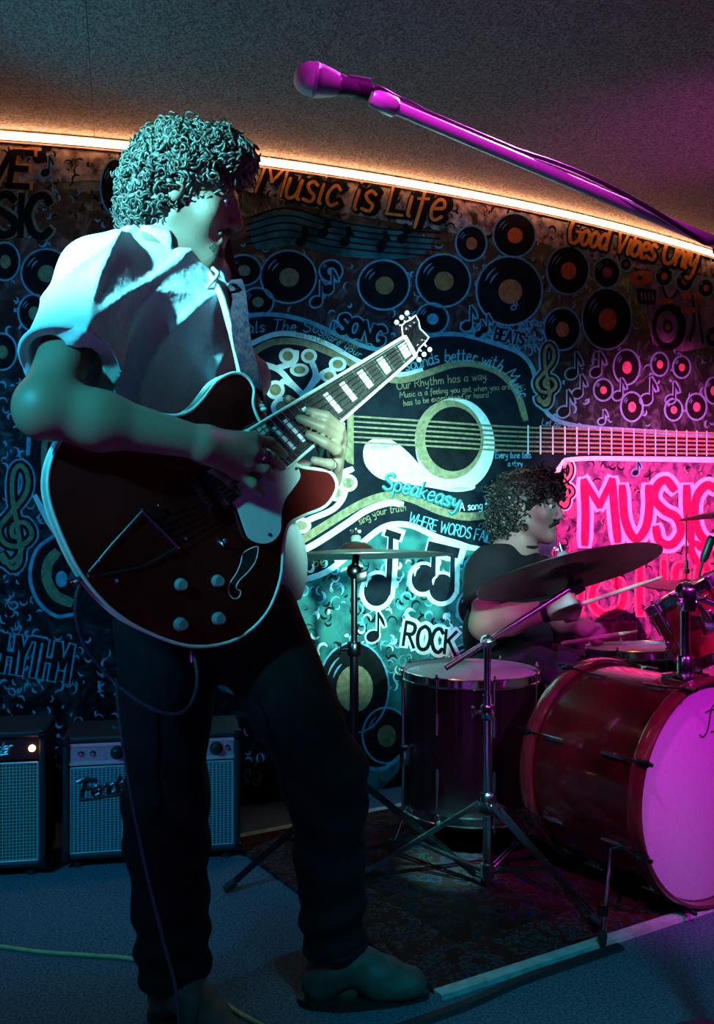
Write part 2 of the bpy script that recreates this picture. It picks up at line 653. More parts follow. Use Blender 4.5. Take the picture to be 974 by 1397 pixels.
# ================================================================== THE MURAL (flat paint on the wall, laid out by pixel and projected on it)
class Paint:
    def __init__(self):
        self.bm = bmesh.new()

    def poly(self, pts, smooth=0, closed=True):
        pts = [Vector((p[0], p[1], 0)) for p in pts]
        if smooth:
            pts = catmull(pts, smooth, True)
        tris = tessellate_polygon([pts])
        vs = [self.bm.verts.new(p) for p in pts]
        for t in tris:
            try:
                self.bm.faces.new([vs[i] for i in t])
            except ValueError:
                pass
        return self

    def disc(self, cx, cy, rx, ry, n=28, rot=0.0):
        pts = []
        for i in range(n):
            a = 2 * math.pi * i / n
            x, y = rx * math.cos(a), ry * math.sin(a)
            pts.append((cx + x * math.cos(rot) - y * math.sin(rot), cy + x * math.sin(rot) + y * math.cos(rot)))
        return self.poly(pts)

    def line(self, pts, wd, smooth=4, closed=False, taper=False):
        pts = [Vector((p[0], p[1], 0)) for p in pts]
        if smooth and len(pts) > 2:
            pts = catmull(pts, smooth, closed)
        n = len(pts)
        L, R = [], []
        for i, p in enumerate(pts):
            d = (pts[(i + 1) % n] - pts[i - 1]) if closed else (pts[min(i + 1, n - 1)] - pts[max(i - 1, 0)])
            if d.length < 1e-6:
                d = Vector((1, 0, 0))
            d.normalize()
            q = Vector((-d.y, d.x, 0))
            ww = wd / 2
            if taper:
                t = i / (n - 1)
                ww *= max(0.12, math.sin(math.pi * (0.08 + 0.84 * t)))
            elif not closed and i in (0, n - 1):
                p = p + d * (wd * 0.25 if i else -wd * 0.25)
                ww *= 0.8
            L.append(self.bm.verts.new(p + q * ww))
            R.append(self.bm.verts.new(p - q * ww))
        for i in range(n if closed else n - 1):
            j = (i + 1) % n
            self.bm.faces.new((L[i], R[i], R[j], L[j]))
        return self

    def build(self, name, m, layer, parent=None, kind=None):
        bm = self.bm
        if not bm.verts:
            bm.free()
            return None
        x0 = min(v.co.x for v in bm.verts)
        x1 = max(v.co.x for v in bm.verts)
        st = 22.0
        x = math.ceil(x0 / st + 1e-6) * st
        while x < x1:
            bmesh.ops.bisect_plane(bm, geom=bm.verts[:] + bm.edges[:] + bm.faces[:], plane_co=(x, 0, 0), plane_no=(1, 0, 0))
            x += st
        bm.verts.index_update()
        V = [W(v.co.x, v.co.y, 0.0006 + 0.0007 * layer) for v in bm.verts]
        Fc = []
        for f in bm.faces:
            ids = [v.index for v in f.verts]
            f.normal_update()
            if f.normal.z > 0:
                ids.reverse()
            Fc.append(tuple(ids))
        bm.free()
        # px space has y down: reverse orientation so faces look into the room
        Fc = [tuple(f) for f in Fc]
        return mesh_obj(name, V, Fc, m, parent or wall, smooth=False, kind=kind)


# ---- stroke lettering (hand-painted letters as brush strokes): (width, strokes) ; y 0 base, 1 cap height
def S(t):
    return [[tuple(float(c) for c in q.split(',')) for q in s.split()] for s in t.split('|')]


GL = {
 'A': (.8, S('0,0 .4,1|.4,1 .8,0|.15,.38 .65,.38')),
 'B': (.7, S('0,0 0,1|0,1 .5,.95 .58,.76 .45,.56 0,.52|0,.52 .5,.5 .68,.28 .5,.04 0,0')),
 'C': (.75, S('.7,.82 .5,1 .2,.9 .02,.5 .2,.1 .5,0 .72,.18')),
 'D': (.75, S('0,0 0,1|0,1 .5,.9 .72,.5 .5,.1 0,0')),
 'E': (.62, S('.6,1 0,1|0,1 0,0|0,0 .62,0|0,.52 .5,.52')),
 'F': (.6, S('.62,1 0,1|0,1 0,0|0,.52 .48,.52')),
 'G': (.8, S('.7,.84 .5,1 .2,.92 .02,.5 .2,.08 .5,0 .74,.2 .74,.44|.74,.44 .46,.44')),
 'H': (.72, S('0,0 0,1|.72,0 .72,1|0,.5 .72,.5')),
 'I': (.12, S('.05,0 .05,1')),
 'K': (.7, S('0,0 0,1|.66,1 .04,.46|.2,.56 .7,0')),
 'L': (.6, S('0,1 0,0|0,0 .6,0')),
 'M': (.95, S('0,0 .06,1|.06,1 .47,.35|.47,.35 .88,1|.88,1 .95,0')),
 'N': (.75, S('0,0 0,1|0,1 .75,0|.75,0 .75,1')),
 'O': (.82, S('.4,1 .1,.8 .02,.45 .15,.1 .42,0 .7,.14 .8,.52 .68,.86 .4,1')),
 'P': (.65, S('0,0 0,1|0,1 .5,.96 .62,.74 .48,.5 0,.46')),
 'R': (.7, S('0,0 0,1|0,1 .5,.96 .6,.76 .45,.54 0,.5|.25,.5 .68,0')),
 'S': (.7, S('.64,.86 .42,1 .12,.9 .08,.68 .35,.53 .62,.38 .62,.12 .34,0 .02,.14')),
 'T': (.75, S('0,1 .75,1|.38,1 .38,0')),
 'U': (.75, S('0,1 .02,.35 .2,.04 .5,.04 .72,.35 .74,1')),
 'V': (.78, S('0,1 .39,0|.39,0 .78,1')),
 'W': (1.1, S('0,1 .26,0|.26,0 .54,.8|.54,.8 .82,0|.82,0 1.08,1')),
 'Y': (.72, S('0,1 .36,.5|.72,1 .36,.5|.36,.5 .36,0')),
 'a': (.55, S('.48,.5 .25,.58 .04,.36 .1,.06 .32,.06 .48,.3|.5,.56 .48,.1 .6,0')),
 'b': (.55, S('.05,1 .05,.05|.05,.3 .25,.55 .48,.46 .5,.16 .3,0 .05,.1')),
 'c': (.5, S('.46,.46 .26,.58 .06,.4 .06,.16 .25,0 .48,.1')),
 'd': (.58, S('.5,.44 .28,.56 .06,.4 .06,.14 .26,0 .5,.2|.52,1 .5,.1 .6,0')),
 'e': (.5, S('.06,.3 .46,.36 .4,.55 .2,.56 .05,.32 .12,.06 .3,0 .5,.12')),
 'f': (.45, S('.5,.86 .36,1 .22,.86 .2,.3 .16,-.3|.02,.52 .42,.54')),
 'g': (.55, S('.48,.46 .26,.58 .06,.4 .08,.14 .28,.04 .48,.24|.5,.56 .5,-.1 .32,-.36 .06,-.24')),
 'h': (.55, S('.05,1 .05,0|.05,.3 .26,.56 .46,.46 .48,0')),
 'i': (.2, S('.08,.56 .08,.08 .18,0|.08,.76 .1,.8')),
 'k': (.52, S('.05,1 .05,0|.46,.56 .08,.24|.2,.32 .5,0')),
 'l': (.2, S('.08,1 .07,.1 .2,0')),
 'm': (.85, S('.05,.56 .05,0|.05,.3 .24,.56 .4,.44 .42,0|.42,.3 .6,.56 .76,.44 .8,0')),
 'n': (.55, S('.05,.56 .05,0|.05,.3 .26,.56 .46,.44 .5,0')),
 'o': (.55, S('.28,.57 .08,.44 .06,.16 .26,0 .46,.12 .5,.4 .28,.57')),
 'p': (.55, S('.05,.56 .05,-.38|.05,.3 .25,.57 .48,.44 .48,.14 .28,.02 .06,.12')),
 'r': (.42, S('.05,.56 .05,0|.05,.28 .2,.54 .42,.5')),
 's': (.48, S('.44,.5 .24,.58 .08,.46 .22,.3 .42,.2 .36,.02 .04,.06')),
 't': (.42, S('.2,.92 .18,.15 .3,0 .42,.08|.02,.62 .4,.62')),
 'u': (.58, S('.04,.56 .06,.14 .22,0 .44,.14 .48,.5|.5,.56 .5,.1 .6,0')),
 'v': (.5, S('.02,.56 .25,0|.25,0 .48,.56')),
 'w': (.75, S('.02,.56 .2,0|.2,0 .37,.45|.37,.45 .54,0|.54,0 .72,.56')),
 'x': (.5, S('.02,.56 .48,0|.46,.56 .02,0')),
 'y': (.55, S('.04,.56 .1,.22 .3,.16 .46,.4|.5,.56 .44,-.1 .28,-.36 .06,-.3')),
 '!': (.15, S('.06,1 .06,.3|.06,.05 .07,.0')),
 '.': (.12, S('.05,.03 .08,.0')),
 ' ': (.35, []),
}


def text_strokes(s, path, size, slant=0.0, gap=0.16, aspect=1.0):
    """strokes in px along a baseline path of px points"""
    path = [Vector((p[0], p[1])) for p in path]
    seg = [(path[i + 1] - path[i]).length for i in range(len(path) - 1)]

    def at(d):
        i = 0
        while i < len(seg) - 1 and d > seg[i]:
            d -= seg[i]
            i += 1
        t = (path[i + 1] - path[i]).normalized()
        return path[i] + t * d, t
    out = []
    cur = 0.0
    for ch in s:
        wd, st = GL[ch]
        p, t = at(cur + wd * size * aspect * .5)
        nrm = Vector((t.y, -t.x))
        for q in st:
            pts = [p + t * ((x - wd / 2) * size * aspect + y * size * slant) + nrm * (y * size) for x, y in q]
            if len(pts) > 2:
                pts = [Vector(v[:2]) for v in catmull([Vector((a.x, a.y, 0)) for a in pts], 5)]
            out.append(pts)
        cur += (wd + gap) * size * aspect
    return out


def lettering(s, path, size, wd, m, layer, slant=0.0, gap=0.16, aspect=1.0, back=None, back_w=0, boff=(0, 0), name='painted_lettering'):
    st = text_strokes(s, path, size, slant, gap, aspect)
    par = None
    if back is not None:
        pb = Paint()
        for q in st:
            pb.line([(a.x + boff[0], a.y + boff[1]) for a in q], back_w, 0)
        par = pb.build(name + '_backing', back, layer - 1)
    pf = Paint()
    for q in st:
        pf.line([(a.x, a.y) for a in q], wd, 0)
    pf.build(name, m, layer, par)


def record(cx, cy, rx, ry, lab=p_orange, lr=0.36, ring=p_blue, rot=0.0, rw=2.6):
    a = Paint()
    a.disc(cx, cy, rx, ry, 36, rot)
    o = a.build('painted_record', p_black, 3)
    b = Paint()
    pts = []
    for i in range(28):
        t = 2 * math.pi * i / 28
        x, y = rx * math.cos(t), ry * math.sin(t)
        pts.append((cx + x * math.cos(rot) - y * math.sin(rot), cy + x * math.sin(rot) + y * math.cos(rot)))
    b.line(pts, rw, 0, True)
    b.build('painted_outline', ring, 4, o)
    if lab:
        Paint().disc(cx + rx * .03, cy + ry * .02, rx * lr, ry * lr, 22, rot).build('painted_disc_label', lab, 4, o)
    if rx > 9:
        g = Paint()
        for q in (.62, .78):
            pts = [(cx + rx * q * math.cos(a), cy + ry * q * math.sin(a)) for a in (3.5, 3.72, 3.95, 4.15)]
            g.line(pts, max(1.1, rx * .055), 3, taper=True)
        g.build('painted_glint', ring, 4, o)
    return o


def note(cx, cy, s, ink=p_black, line=p_blue, mirror=1, lw=2.2, layer=4):
    """eighth note with painted outline"""
    stem = [(cx + s * .42 * mirror, cy - s * .1), (cx + s * .45 * mirror, cy - s * 1.9)]
    flag = [(cx + s * .45 * mirror, cy - s * 1.9), (cx + s * .75 * mirror, cy - s * 1.3), (cx + s * .95 * mirror, cy - s * .8)]
    a = Paint()
    a.disc(cx, cy, s * .55 + lw, s * .45 + lw, 18, -.5 * mirror)
    a.line(stem, s * .22 + 2 * lw, 0)
    a.line(flag, s * .24 + 2 * lw, 3)
    o = a.build('painted_note', line, layer - 1)
    b = Paint()
    b.disc(cx, cy, s * .55, s * .45, 18, -.5 * mirror)
    b.line(stem, s * .22, 0)
    b.line(flag, s * .26, 3, taper=True)
    b.build('note_ink', ink, layer, o)
    return o


def clef(cx, cy, h, ink=p_gold, line=p_blue, wd=5, layer=5, bw=14):
    """treble clef centred at px cx,cy with px height h"""
    pts = [(.05, .30), (-.02, .42), (-.13, .44), (-.15, .36), (-.05, .50), (.03, .40), (.0, .1), (-.05, -.2), (-.04, -.42), (.03, -.5),
           (.10, -.40), (.08, -.22), (-.08, -.02), (-.18, .12), (-.12, .26), (.03, .28), (.14, .18), (.08, .06), (-.04, .08), (-.05, .18), (.02, .2)]
    q = [(cx + x * h, cy + y * h) for x, y in pts]
    o = Paint().line(q, bw + 5, 4).build('painted_clef', line, layer - 2)
    Paint().line(q, bw, 4).build('clef_shadow', p_black, layer - 1, o)
    Paint().line(q, wd, 4).build('clef_ink', ink, layer, o)


# --- band behind the slogans: lighter ground plus strip glow put into the cream
top_edge = [(-60, 186), (0, 190), (120, 196), (240, 205), (340, 217), (500, 244), (660, 277), (800, 310), (974, 358), (1060, 384)]
low_edge = [(1060, 420), (974, 398), (900, 372), (800, 352), (700, 318), (640, 322), (520, 300), (420, 282), (340, 262), (240, 250), (120, 246), (60, 250), (-60, 246)]
cream_glow_m = mat('paint_cream_glow', (0.60, 0.50, 0.40), 0.9, noise=(28, .8), bump=(50, .4), col2=(0.06, 0.04, 0.02), spec=.1)
Paint().poly(top_edge + low_edge).build('painted_glow_band', cream_glow_m, 0)
# --- grounds of the lower panels
panel = Paint().poly([(230, 812), (300, 808), (395, 797), (443, 783), (470, 764), (498, 739), (521, 722), (541, 716), (564, 719), (594, 733), (643, 747), (700, 745),
                      (760, 700), (757, 940), (690, 985), (600, 960), (520, 985), (450, 955), (380, 975), (300, 940), (240, 880)]).build('painted_panel', p_teal, 1)
box_bg = Paint().poly([(757, 1010), (757, 655), (766, 634), (790, 627), (870, 627), (1060, 627), (1060, 1010)]).build('painted_panel', p_plum, 1)

# --- the big acoustic guitar
UP = [(38, 620), (44, 570), (70, 520), (120, 480), (200, 455), (270, 447), (320, 438), (345, 430), (382, 430), (423, 440), (464, 459), (501, 474),
      (535, 478), (565, 464), (591, 457), (632, 457), (681, 471), (710, 483), (726, 503), (734, 537), (748, 566), (785, 581), (874, 588), (974, 594), (1080, 599)]
DN = [(1080, 630), (974, 626), (870, 625), (790, 625), (766, 632), (752, 660), (738, 705), (700, 741), (650, 748), (623, 741), (594, 732), (564, 718),
      (541, 715), (521, 720), (498, 737), (470, 762), (443, 781), (413, 791), (380, 796), (300, 805), (200, 800), (120, 775), (75, 725), (48, 677)]
up_s = [(v.x, v.y) for v in catmull([(x, y, 0) for x, y in UP], 3)]
dn_s = [(v.x, v.y) for v in catmull([(x, y, 0) for x, y in DN], 3)]
big = Paint().poly(up_s + dn_s).build('painted_guitar_body', p_navy, 2)
Paint().line(up_s, 6, 0).build('guitar_outline', p_blue, 3, big)
Paint().line(dn_s[:30], 4.5, 0).build('guitar_outline', p_white, 3, big)
Paint().line(dn_s[24:], 8, 0).build('guitar_outline', p_white, 3, big)
Paint().line([(320, 486), (345, 468), (382, 455), (423, 461), (455, 474), (484, 491), (525, 508), (550, 511), (575, 505)], 7, 4).build('guitar_binding', p_white, 3, big)
Paint().line([(322, 497), (345, 481), (373, 467), (414, 468), (464, 488), (495, 506), (513, 513), (546, 519), (583, 509), (616, 498), (648, 497), (681, 509), (704, 535), (716, 572)], 9, 4).build('guitar_purfling', p_gold, 4, big)
Paint().line([(380, 748), (410, 737), (435, 722), (470, 700), (500, 684), (530, 676), (560, 680), (600, 697), (640, 705), (680, 696), (720, 676), (735, 660)], 11, 4).build('guitar_purfling', p_gold, 4, big)
Paint().line([(400, 757), (430, 742), (470, 716), (500, 696), (530, 686), (548, 688)], 9, 4).build('guitar_binding', p_white, 3, big)
Paint().line([(64, 580), (60, 620), (62, 662)], 8, 4).build('guitar_purfling', p_gold, 4, big)
Paint().line([(84, 570), (74, 600), (70, 640), (84, 700)], 5, 4).build('guitar_binding', p_blue, 4, big)
# bridge, pickguard, rosette, strings, frets
Paint().poly([(452, 590), (458, 568), (476, 551), (482, 552), (482, 634), (474, 631), (456, 612)]).build('guitar_bridge', p_gold, 4, big)
Paint().poly([(463, 572), (473, 565), (473, 608), (464, 607)]).build('bridge_slot', p_black, 5, big)
pp = Paint()
for i in range(6):
    pp.disc(468, 572 + 6.4 * i, 2.2, 2.0, 8)
pp.build('bridge_pins', p_white, 6, big)
Paint().poly([(495, 619), (499, 605), (516, 597), (536, 602), (557, 618), (577, 640), (594, 652), (620, 664), (643, 660), (646, 667), (622, 671), (585, 665), (544, 659), (516, 652), (499, 636)], 4).build('guitar_pickguard', p_white, 4, big)
Paint().disc(620, 607, 54, 64, 44).build('rosette', p_white, 4, big)
Paint().disc(612, 600, 47, 54, 44).build('rosette_ring', p_gold, 5, big)
Paint().disc(617, 599, 38, 44, 40).build('sound_hole', p_black, 6, big)
pp = Paint()
for i in range(6):
    pp.line([(479, 568 + 7 * i), (600, 576 + 6.7 * i), (720, 583.5 + 6.4 * i), (974, 591 + 5.6 * i), (1060, 594 + 5.2 * i)], 2.6, 4)
pp.build('guitar_strings', p_gold, 7, big)
x, d = 719.0, 17.0
while x < 1060:
    Paint().line([(x, 581 + (x - 719) * .03), (x, 619 + (x - 719) * .012)], 2.6 if x < 800 else 1.8, 0).build('guitar_fret', p_white, 8, big)
    x += d
    d *= 0.985
# leafy branches of notes
for pts in ([(334, 492), (358, 497), (380, 505), (398, 524), (424, 550)], [(376, 503), (400, 494), (404, 480)], [(412, 541), (428, 522), (443, 508), (468, 500)],
            [(418, 535), (430, 512), (424, 492)], [(400, 527), (388, 520), (380, 527)], [(424, 550), (470, 545), (496, 536)],
            [(480, 640), (466, 648), (470, 672), (455, 694), (420, 710), (392, 728)], [(440, 640), (456, 640), (466, 650)]):
    Paint().line(pts, 8, 5).build('painted_branch', p_white, 4, big)
for (x, y, rx, ry) in ((392, 486, 12, 11), (421, 486, 11, 10), (408, 505, 13, 9), (460, 497, 12, 10), (448, 513, 11, 9), (375, 532, 13, 13), (499, 533, 10, 12), (385, 556, 16, 14),
                       (474, 659, 13, 12), (455, 646, 9, 10), (458, 672, 11, 12), (410, 717, 14, 11)):
    o = Paint().disc(x, y, rx, ry).build('painted_leaf', p_white, 5, big)
    Paint().disc(x, y, rx * .6, ry * .6).build('painted_leaf_center', p_gold, 6, big)
# writing on the guitar
lettering('Heals The Soul!', [(316, 464), (340, 455), (372, 451), (410, 453)], 15, 1.7, p_blue, 5, .15)
lettering('Voices wander', [(418, 446), (445, 456), (480, 474)], 9, 1.0, p_gold, 5, .1)
lettering('PAT FOR', [(403, 461), (425, 465)], 7, .9, p_gold, 6)
lettering('Share your spirit!', [(432, 456), (455, 468), (486, 486)], 10, 1.2, p_blue, 6, .15)
lettering('Life sounds better with Music', [(520, 502), (545, 507), (570, 503), (600, 494), (640, 493), (672, 502), (690, 515), (702, 535)], 17, 1.9, p_blue, 5, .05, .08, .78)
lettering('Our Rhythm has a way.', [(541, 532), (590, 525), (640, 520)], 11, 1.2, p_gold, 5, .05, .12, .85)
lettering('Music is a feeling you get when you are near', [(545, 543), (600, 537), (680, 532)], 8, .9, p_gold, 5, .05, .1, .85)
lettering('has to be experienced or heard', [(550, 554), (600, 547), (680, 541)], 8, .9, p_gold, 5, .05, .1, .85)
lettering('Speakeasy', [(521, 667), (560, 676), (614, 692)], 22, 5.6, p_teal, 7, .05, .1, .85)
lettering('Speakeasy', [(520, 666), (559, 675), (613, 691)], 22, 2.0, p_blue, 8, .05, .1, .85)
lettering('WHERE WORDS FAIL', [(556, 713), (590, 724), (660, 739)], 15, 1.9, p_blue, 5, 0, .12, .62)
lettering('A song for every', [(626, 697), (660, 694), (700, 682)], 11, 1.5, p_white, 6, .1, .1, .75)
lettering('sing your truth', [(490, 716), (515, 703), (550, 697)], 10, 1.2, p_gold, 6, .1, .1, .8)
lettering('Every tune tells', [(675, 625), (720, 625)], 9, 1.2, p_blue, 5, .05, .1, .62)
lettering('a story', [(692, 636), (720, 636)], 8, 1.1, p_blue, 5, .05, .1, .62)
lettering('Let go. Let flow', [(738, 580), (800, 588)], 9, 1.0, p_blue, 5, .1, .1, .8)
lettering('stories', [(505, 612), (530, 612)], 6, .8, p_blue, 5)
lettering('be be', [(404, 779), (440, 771)], 13, 1.4, p_gold, 5)

# --- records (painted discs)
for r in ((393, 378, 38, 36, p_gold), (332, 369, 24, 21, p_gold), (351, 412, 22, 19, p_gold), (309, 403, 19, 16, p_gold), (451, 370, 16, 15, p_blue), (523, 389, 35, 34, p_orange),
          (604, 383, 37, 36, p_orange), (589, 435, 22, 21, p_blue), (642, 332, 21, 24, p_orange), (701, 321, 29, 30, p_orange), (694, 397, 45, 47, p_orange),
          (774, 369, 29, 33, p_orange), (827, 372, 18, 21, p_plum), (853, 361, 8, 9, p_plum), (827, 435, 34, 42, p_orange), (766, 449, 25, 29, p_orange),
          (854, 501, 18, 24, p_pink), (899, 497, 12, 16, p_pink), (929, 501, 12, 15, p_pink), (822, 532, 13, 15, p_pink), (861, 555, 15, 20, p_pink),
          (918, 559, 12, 15, p_pink), (949, 555, 14, 18, p_pink), (972, 533, 11, 18, p_pink), (905, 377, 12, 14, p_orange), (933, 384, 12, 14, p_orange),
          (962, 393, 11, 13, p_orange), (971, 460, 10, 14, p_pink), (7, 357, 20, 26, p_gold), (63, 373, 34, 33, p_gold), (46, 427, 21, 25, p_gold), (3, 480, 20, 25, p_gold),
          (157, 255, 20, 38, None), (120, 400, 26, 26, p_gold)):
    record(*r[:4], lab=r[4])
for r in ((482, 938, 48, 62, p_gold, .52), (526, 1003, 32, 38, p_orange, .40), (645, 830, 22, 26, p_black, .3), (655, 905, 50, 30, p_black, .3)):
    record(*r[:4], lab=r[4], lr=r[5])

# --- big headline lettering along the top
lettering('Music is Life', [(348, 262), (420, 276), (500, 289), (580, 298), (660, 312)], 49, 4.6, p_amber, 6, .14, .10, .74, p_black, 16, (4, -.5), 'painted_slogan')
lettering('Good Vibes Only', [(772, 330), (840, 344), (900, 358), (990, 378)], 37, 5.0, p_amber, 6, .05, .06, .56, p_black, 11, (1, 1), 'painted_slogan')
lettering('LIVE', [(-62, 250), (90, 258)], 46, 11, p_black, 6, .1, .1, .9, p_amber, 14, (3.5, -1), 'painted_slogan')
lettering('MUSIC', [(-95, 318), (140, 326)], 56, 11, p_black, 6, 0, .1, .80, p_gold, 14, (3, -1), 'painted_slogan')
lettering('SONG', [(458, 452), (490, 462), (540, 480)], 24, 7, p_black, 6, 0, .1, .8, p_blue, 11, (0, 0), 'painted_word')
lettering('BEATS', [(673, 463), (722, 474)], 16, 3.6, p_black, 6, 0, .12, .62, p_blue, 7, (0, 0), 'painted_word')
lettering('ROCK', [(549, 880), (580, 887), (616, 893)], 32, 5.2, p_black, 6, -.08, .12, .68, p_white, 15, (1, 0), 'painted_word')
lettering('RHYTHM', [(-14, 913), (40, 921), (115, 935)], 50, 8, p_black, 6, 0, .1, .42, p_blue, 14, (0, 0), 'painted_word')

# --- MUSIC in the box
st = [[(797, 742), (798, 700), (796, 656)], [(796, 656), (817, 690)], [(817, 690), (834, 655)], [(834, 655), (838, 700), (842, 738)],
      [(848, 664), (852, 710), (866, 735), (880, 720), (885, 690), (884, 664)],
      [(919, 668), (908, 655), (896, 662), (892, 680), (905, 696), (922, 706), (928, 726), (915, 743), (899, 738), (894, 720)],
      [(936, 664), (937, 700), (942, 738)], [(977, 668), (963, 662), (949, 680), (948, 712), (960, 736), (982, 740)]]
a, b = Paint(), Paint()
for q in st:
    a.line(q, 23, 5)
    b.line(q, 11.5, 5)
o = a.build('painted_word_backing', p_white, 3)
b.build('painted_word', p_red, 4, o)
Paint().line([(757, 700), (757, 655), (767, 634), (790, 626.5), (870, 627), (974, 629), (1060, 631)], 5, 4).build('painted_outline', p_white, 5)
# smaller lettering under it
a, b = Paint(), Paint()
for q in ([(905, 766), (905, 800)], [(921, 800), (922, 776), (930, 772), (934, 780), (935, 800)], [(951, 800), (953, 776), (962, 772), (968, 800)],
          [(873, 775), (872, 808), (873, 838)], [(846, 796), (828, 784), (810, 800), (808, 825), (826, 838), (846, 828), (850, 808), (838, 798)],
          [(792, 800), (790, 835)], [(985, 780), (984, 810)]):
    a.line(q, 15, 5)
    b.line(q, 8, 5)
o = a.build('painted_word_backing', p_pink, 3)
b.build('painted_word', p_red, 4, o)
for (x0, y0, x1, y1) in ((801, 853, 833, 866), (839, 851, 866, 864), (801, 872, 866, 882)):
    o = Paint().poly([(x0 - 4, y0 - 4), (x1 + 3, y0 - 5), (x1 + 3, y1 + 4), (x0 - 4, y1 + 4)]).build('painted_key', p_pink, 3)
    Paint().poly([(x0, y0), (x1, y0 - 1), (x1, y1), (x0, y1)]).build('key_ink', p_red, 4, o)
hp = [(955, 770), (943, 752), (944, 743), (951, 742), (955, 748), (960, 741), (967, 744), (966, 754)]
o = Paint().line(hp, 9, 4, True).build('painted_heart', p_red, 4)
Paint().poly(hp, 3).build('heart_center', p_white, 3, o)
# clefs and notes
clef(772, 661, 60, p_pink, p_white, 4, 5, 9)
clef(746, 512, 82, p_gold, p_blue, 4.5, 6, 11)
clef(24, 705, 140, p_gold, p_blue, 6.5, 5, 15)
for n_ in ((779, 510, 15), (812, 508, 14), (787, 537, 13), (768, 562, 15), (881, 545, 15), (914, 545, 12), (842, 540, 12), (431, 412, 15), (447, 395, 14), (636, 445, 14), (660, 450, 11), (652, 456, 10), (820, 575, 8), (62, 236, 12),
           (866, 645, 8), (700, 420, 4)):
    note(*n_)
note(508, 868, 17, p_black, p_white)
note(54, 215, 14, p_black, p_black)
# twin beamed notes, lower middle
o = Paint()
o.disc(514, 806, 24, 28, 26, .2).disc(577, 790, 22, 24, 24, .2).disc(602, 803, 23, 24, 24, .2)
o.line([(531, 812), (534, 770), (536, 725)], 17, 0).line([(592, 790), (594, 744)], 16, 0).line([(619, 806), (621, 750)], 17, 0)
o.line([(588, 747), (626, 757)], 30, 0).line([(528, 724), (545, 730)], 22, 0)
o = o.build('painted_note', p_white, 3)
b = Paint()
b.disc(514, 805, 18, 22, 24, .2).disc(577, 789, 16, 19, 24, .2).disc(602, 802, 17, 19, 24, .2)
b.line([(529, 810), (531, 770), (533, 728)], 8, 0).line([(590, 792), (591, 748)], 8, 0).line([(616, 806), (617, 755)], 8, 0)
b.line([(587, 746), (621, 754)], 18, 0).line([(528, 727), (543, 732)], 12, 0)
b.build('note_ink', p_navy, 4, o)
g = Paint()
for x, y in ((503, 795), (569, 780), (594, 792)):
    g.line([(x - 4, y + 6), (x - 3, y - 2), (x + 3, y - 7)], 3.5, 3, taper=True)
g.build('note_glint', p_white, 5, o)
# coiled horn painted beside the amplifier
o = Paint().disc(78, 785, 38, 56, 36).build('painted_horn', p_black, 3)
Paint().line([(100, 838), (76, 840), (52, 820), (41, 786), (50, 750), (75, 730)], 5, 5).build('horn_outline', p_blue, 4, o)
Paint().line([(96, 822), (76, 812), (64, 790), (66, 768), (77, 754)], 14, 5).build('horn_tube', p_gold, 4, o)
Paint().disc(84, 790, 8, 11).build('horn_center', p_blue, 4, o)
# little drum kit painted upper right
o = Paint().poly([(880, 372), (905, 366), (935, 372), (974, 380), (980, 470), (930, 480), (890, 470), (884, 440), (878, 400)]).build('painted_drum_kit', p_lilac, 2)
Paint().disc(874, 379, 16, 10, 24, -.15).build('kit_cymbal', p_orange, 4, o)
Paint().disc(872, 379, 4, 3).build('kit_cymbal', p_black, 5, o)
Paint().disc(944, 404, 16, 5, 24, .1).build('kit_cymbal', p_orange, 4, o)
Paint().disc(912, 446, 23, 32, 30).build('kit_drum', p_black, 3, o)
Paint().disc(909, 446, 15, 22, 30).build('kit_drum', p_lilac, 4, o)
Paint().disc(910, 446, 7, 9, 20).build('kit_drum', p_black, 5, o)
Paint().disc(910, 446, 4, 5, 16).build('kit_drum', p_pink, 6, o)
Paint().poly([(867, 393), (895, 395), (893, 416), (870, 414)]).build('kit_drum', p_black, 3, o)
pp = Paint()
for i in range(4):
    pp.line([(874 + 5 * i, 400), (875 + 5 * i, 409)], 2.6, 0)
pp.build('kit_drum_marks', p_lilac, 4, o)
for q in ([(897, 375), (905, 398), (912, 412)], [(925, 395), (912, 412)], [(944, 404), (946, 440), (940, 465)], [(925, 418), (926, 460)], [(952, 425), (958, 468)]):
    Paint().line(q, 4, 3).build('kit_stand', p_black, 4, o)
Paint().disc(906, 411, 12, 4).build('kit_cymbal', p_orange, 5, o)
Paint().poly([(928, 418), (950, 420), (950, 428), (929, 427)]).build('kit_drum', p_orange, 5, o)
# musical staff, dark on blue, under the first slogan
o = Paint().poly([(345, 300), (400, 288), (470, 300), (560, 318), (590, 330), (560, 352), (470, 350), (400, 335), (350, 340)], 3).build('painted_staff', p_teal, 2)
for k in range(5):
    Paint().line([(336, 298 + 9 * k), (390, 284 + 10 * k), (450, 300 + 9 * k), (520, 312 + 8 * k), (600, 318 + 8 * k)], 2.4, 5).build('staff_line', p_black, 3, o)
for (x, y) in ((410, 330), (440, 318), (470, 330), (520, 336), (548, 326)):
    note(x, y, 10, p_black, p_black)
# painted rocket-like fragment low on the wall
o = Paint().poly([(488, 1040), (505, 1046), (522, 1046), (548, 1030), (543, 1052), (518, 1078), (500, 1074), (486, 1060)]).build('painted_flame', p_teal, 3)
Paint().line([(488, 1038), (505, 1048), (525, 1047), (549, 1028)], 5, 4).build('flame_edge', p_blue, 4, o)
Paint().line([(512, 1052), (522, 1062), (526, 1066)], 5, 3, taper=True).build('flame_core', p_orange, 4, o)

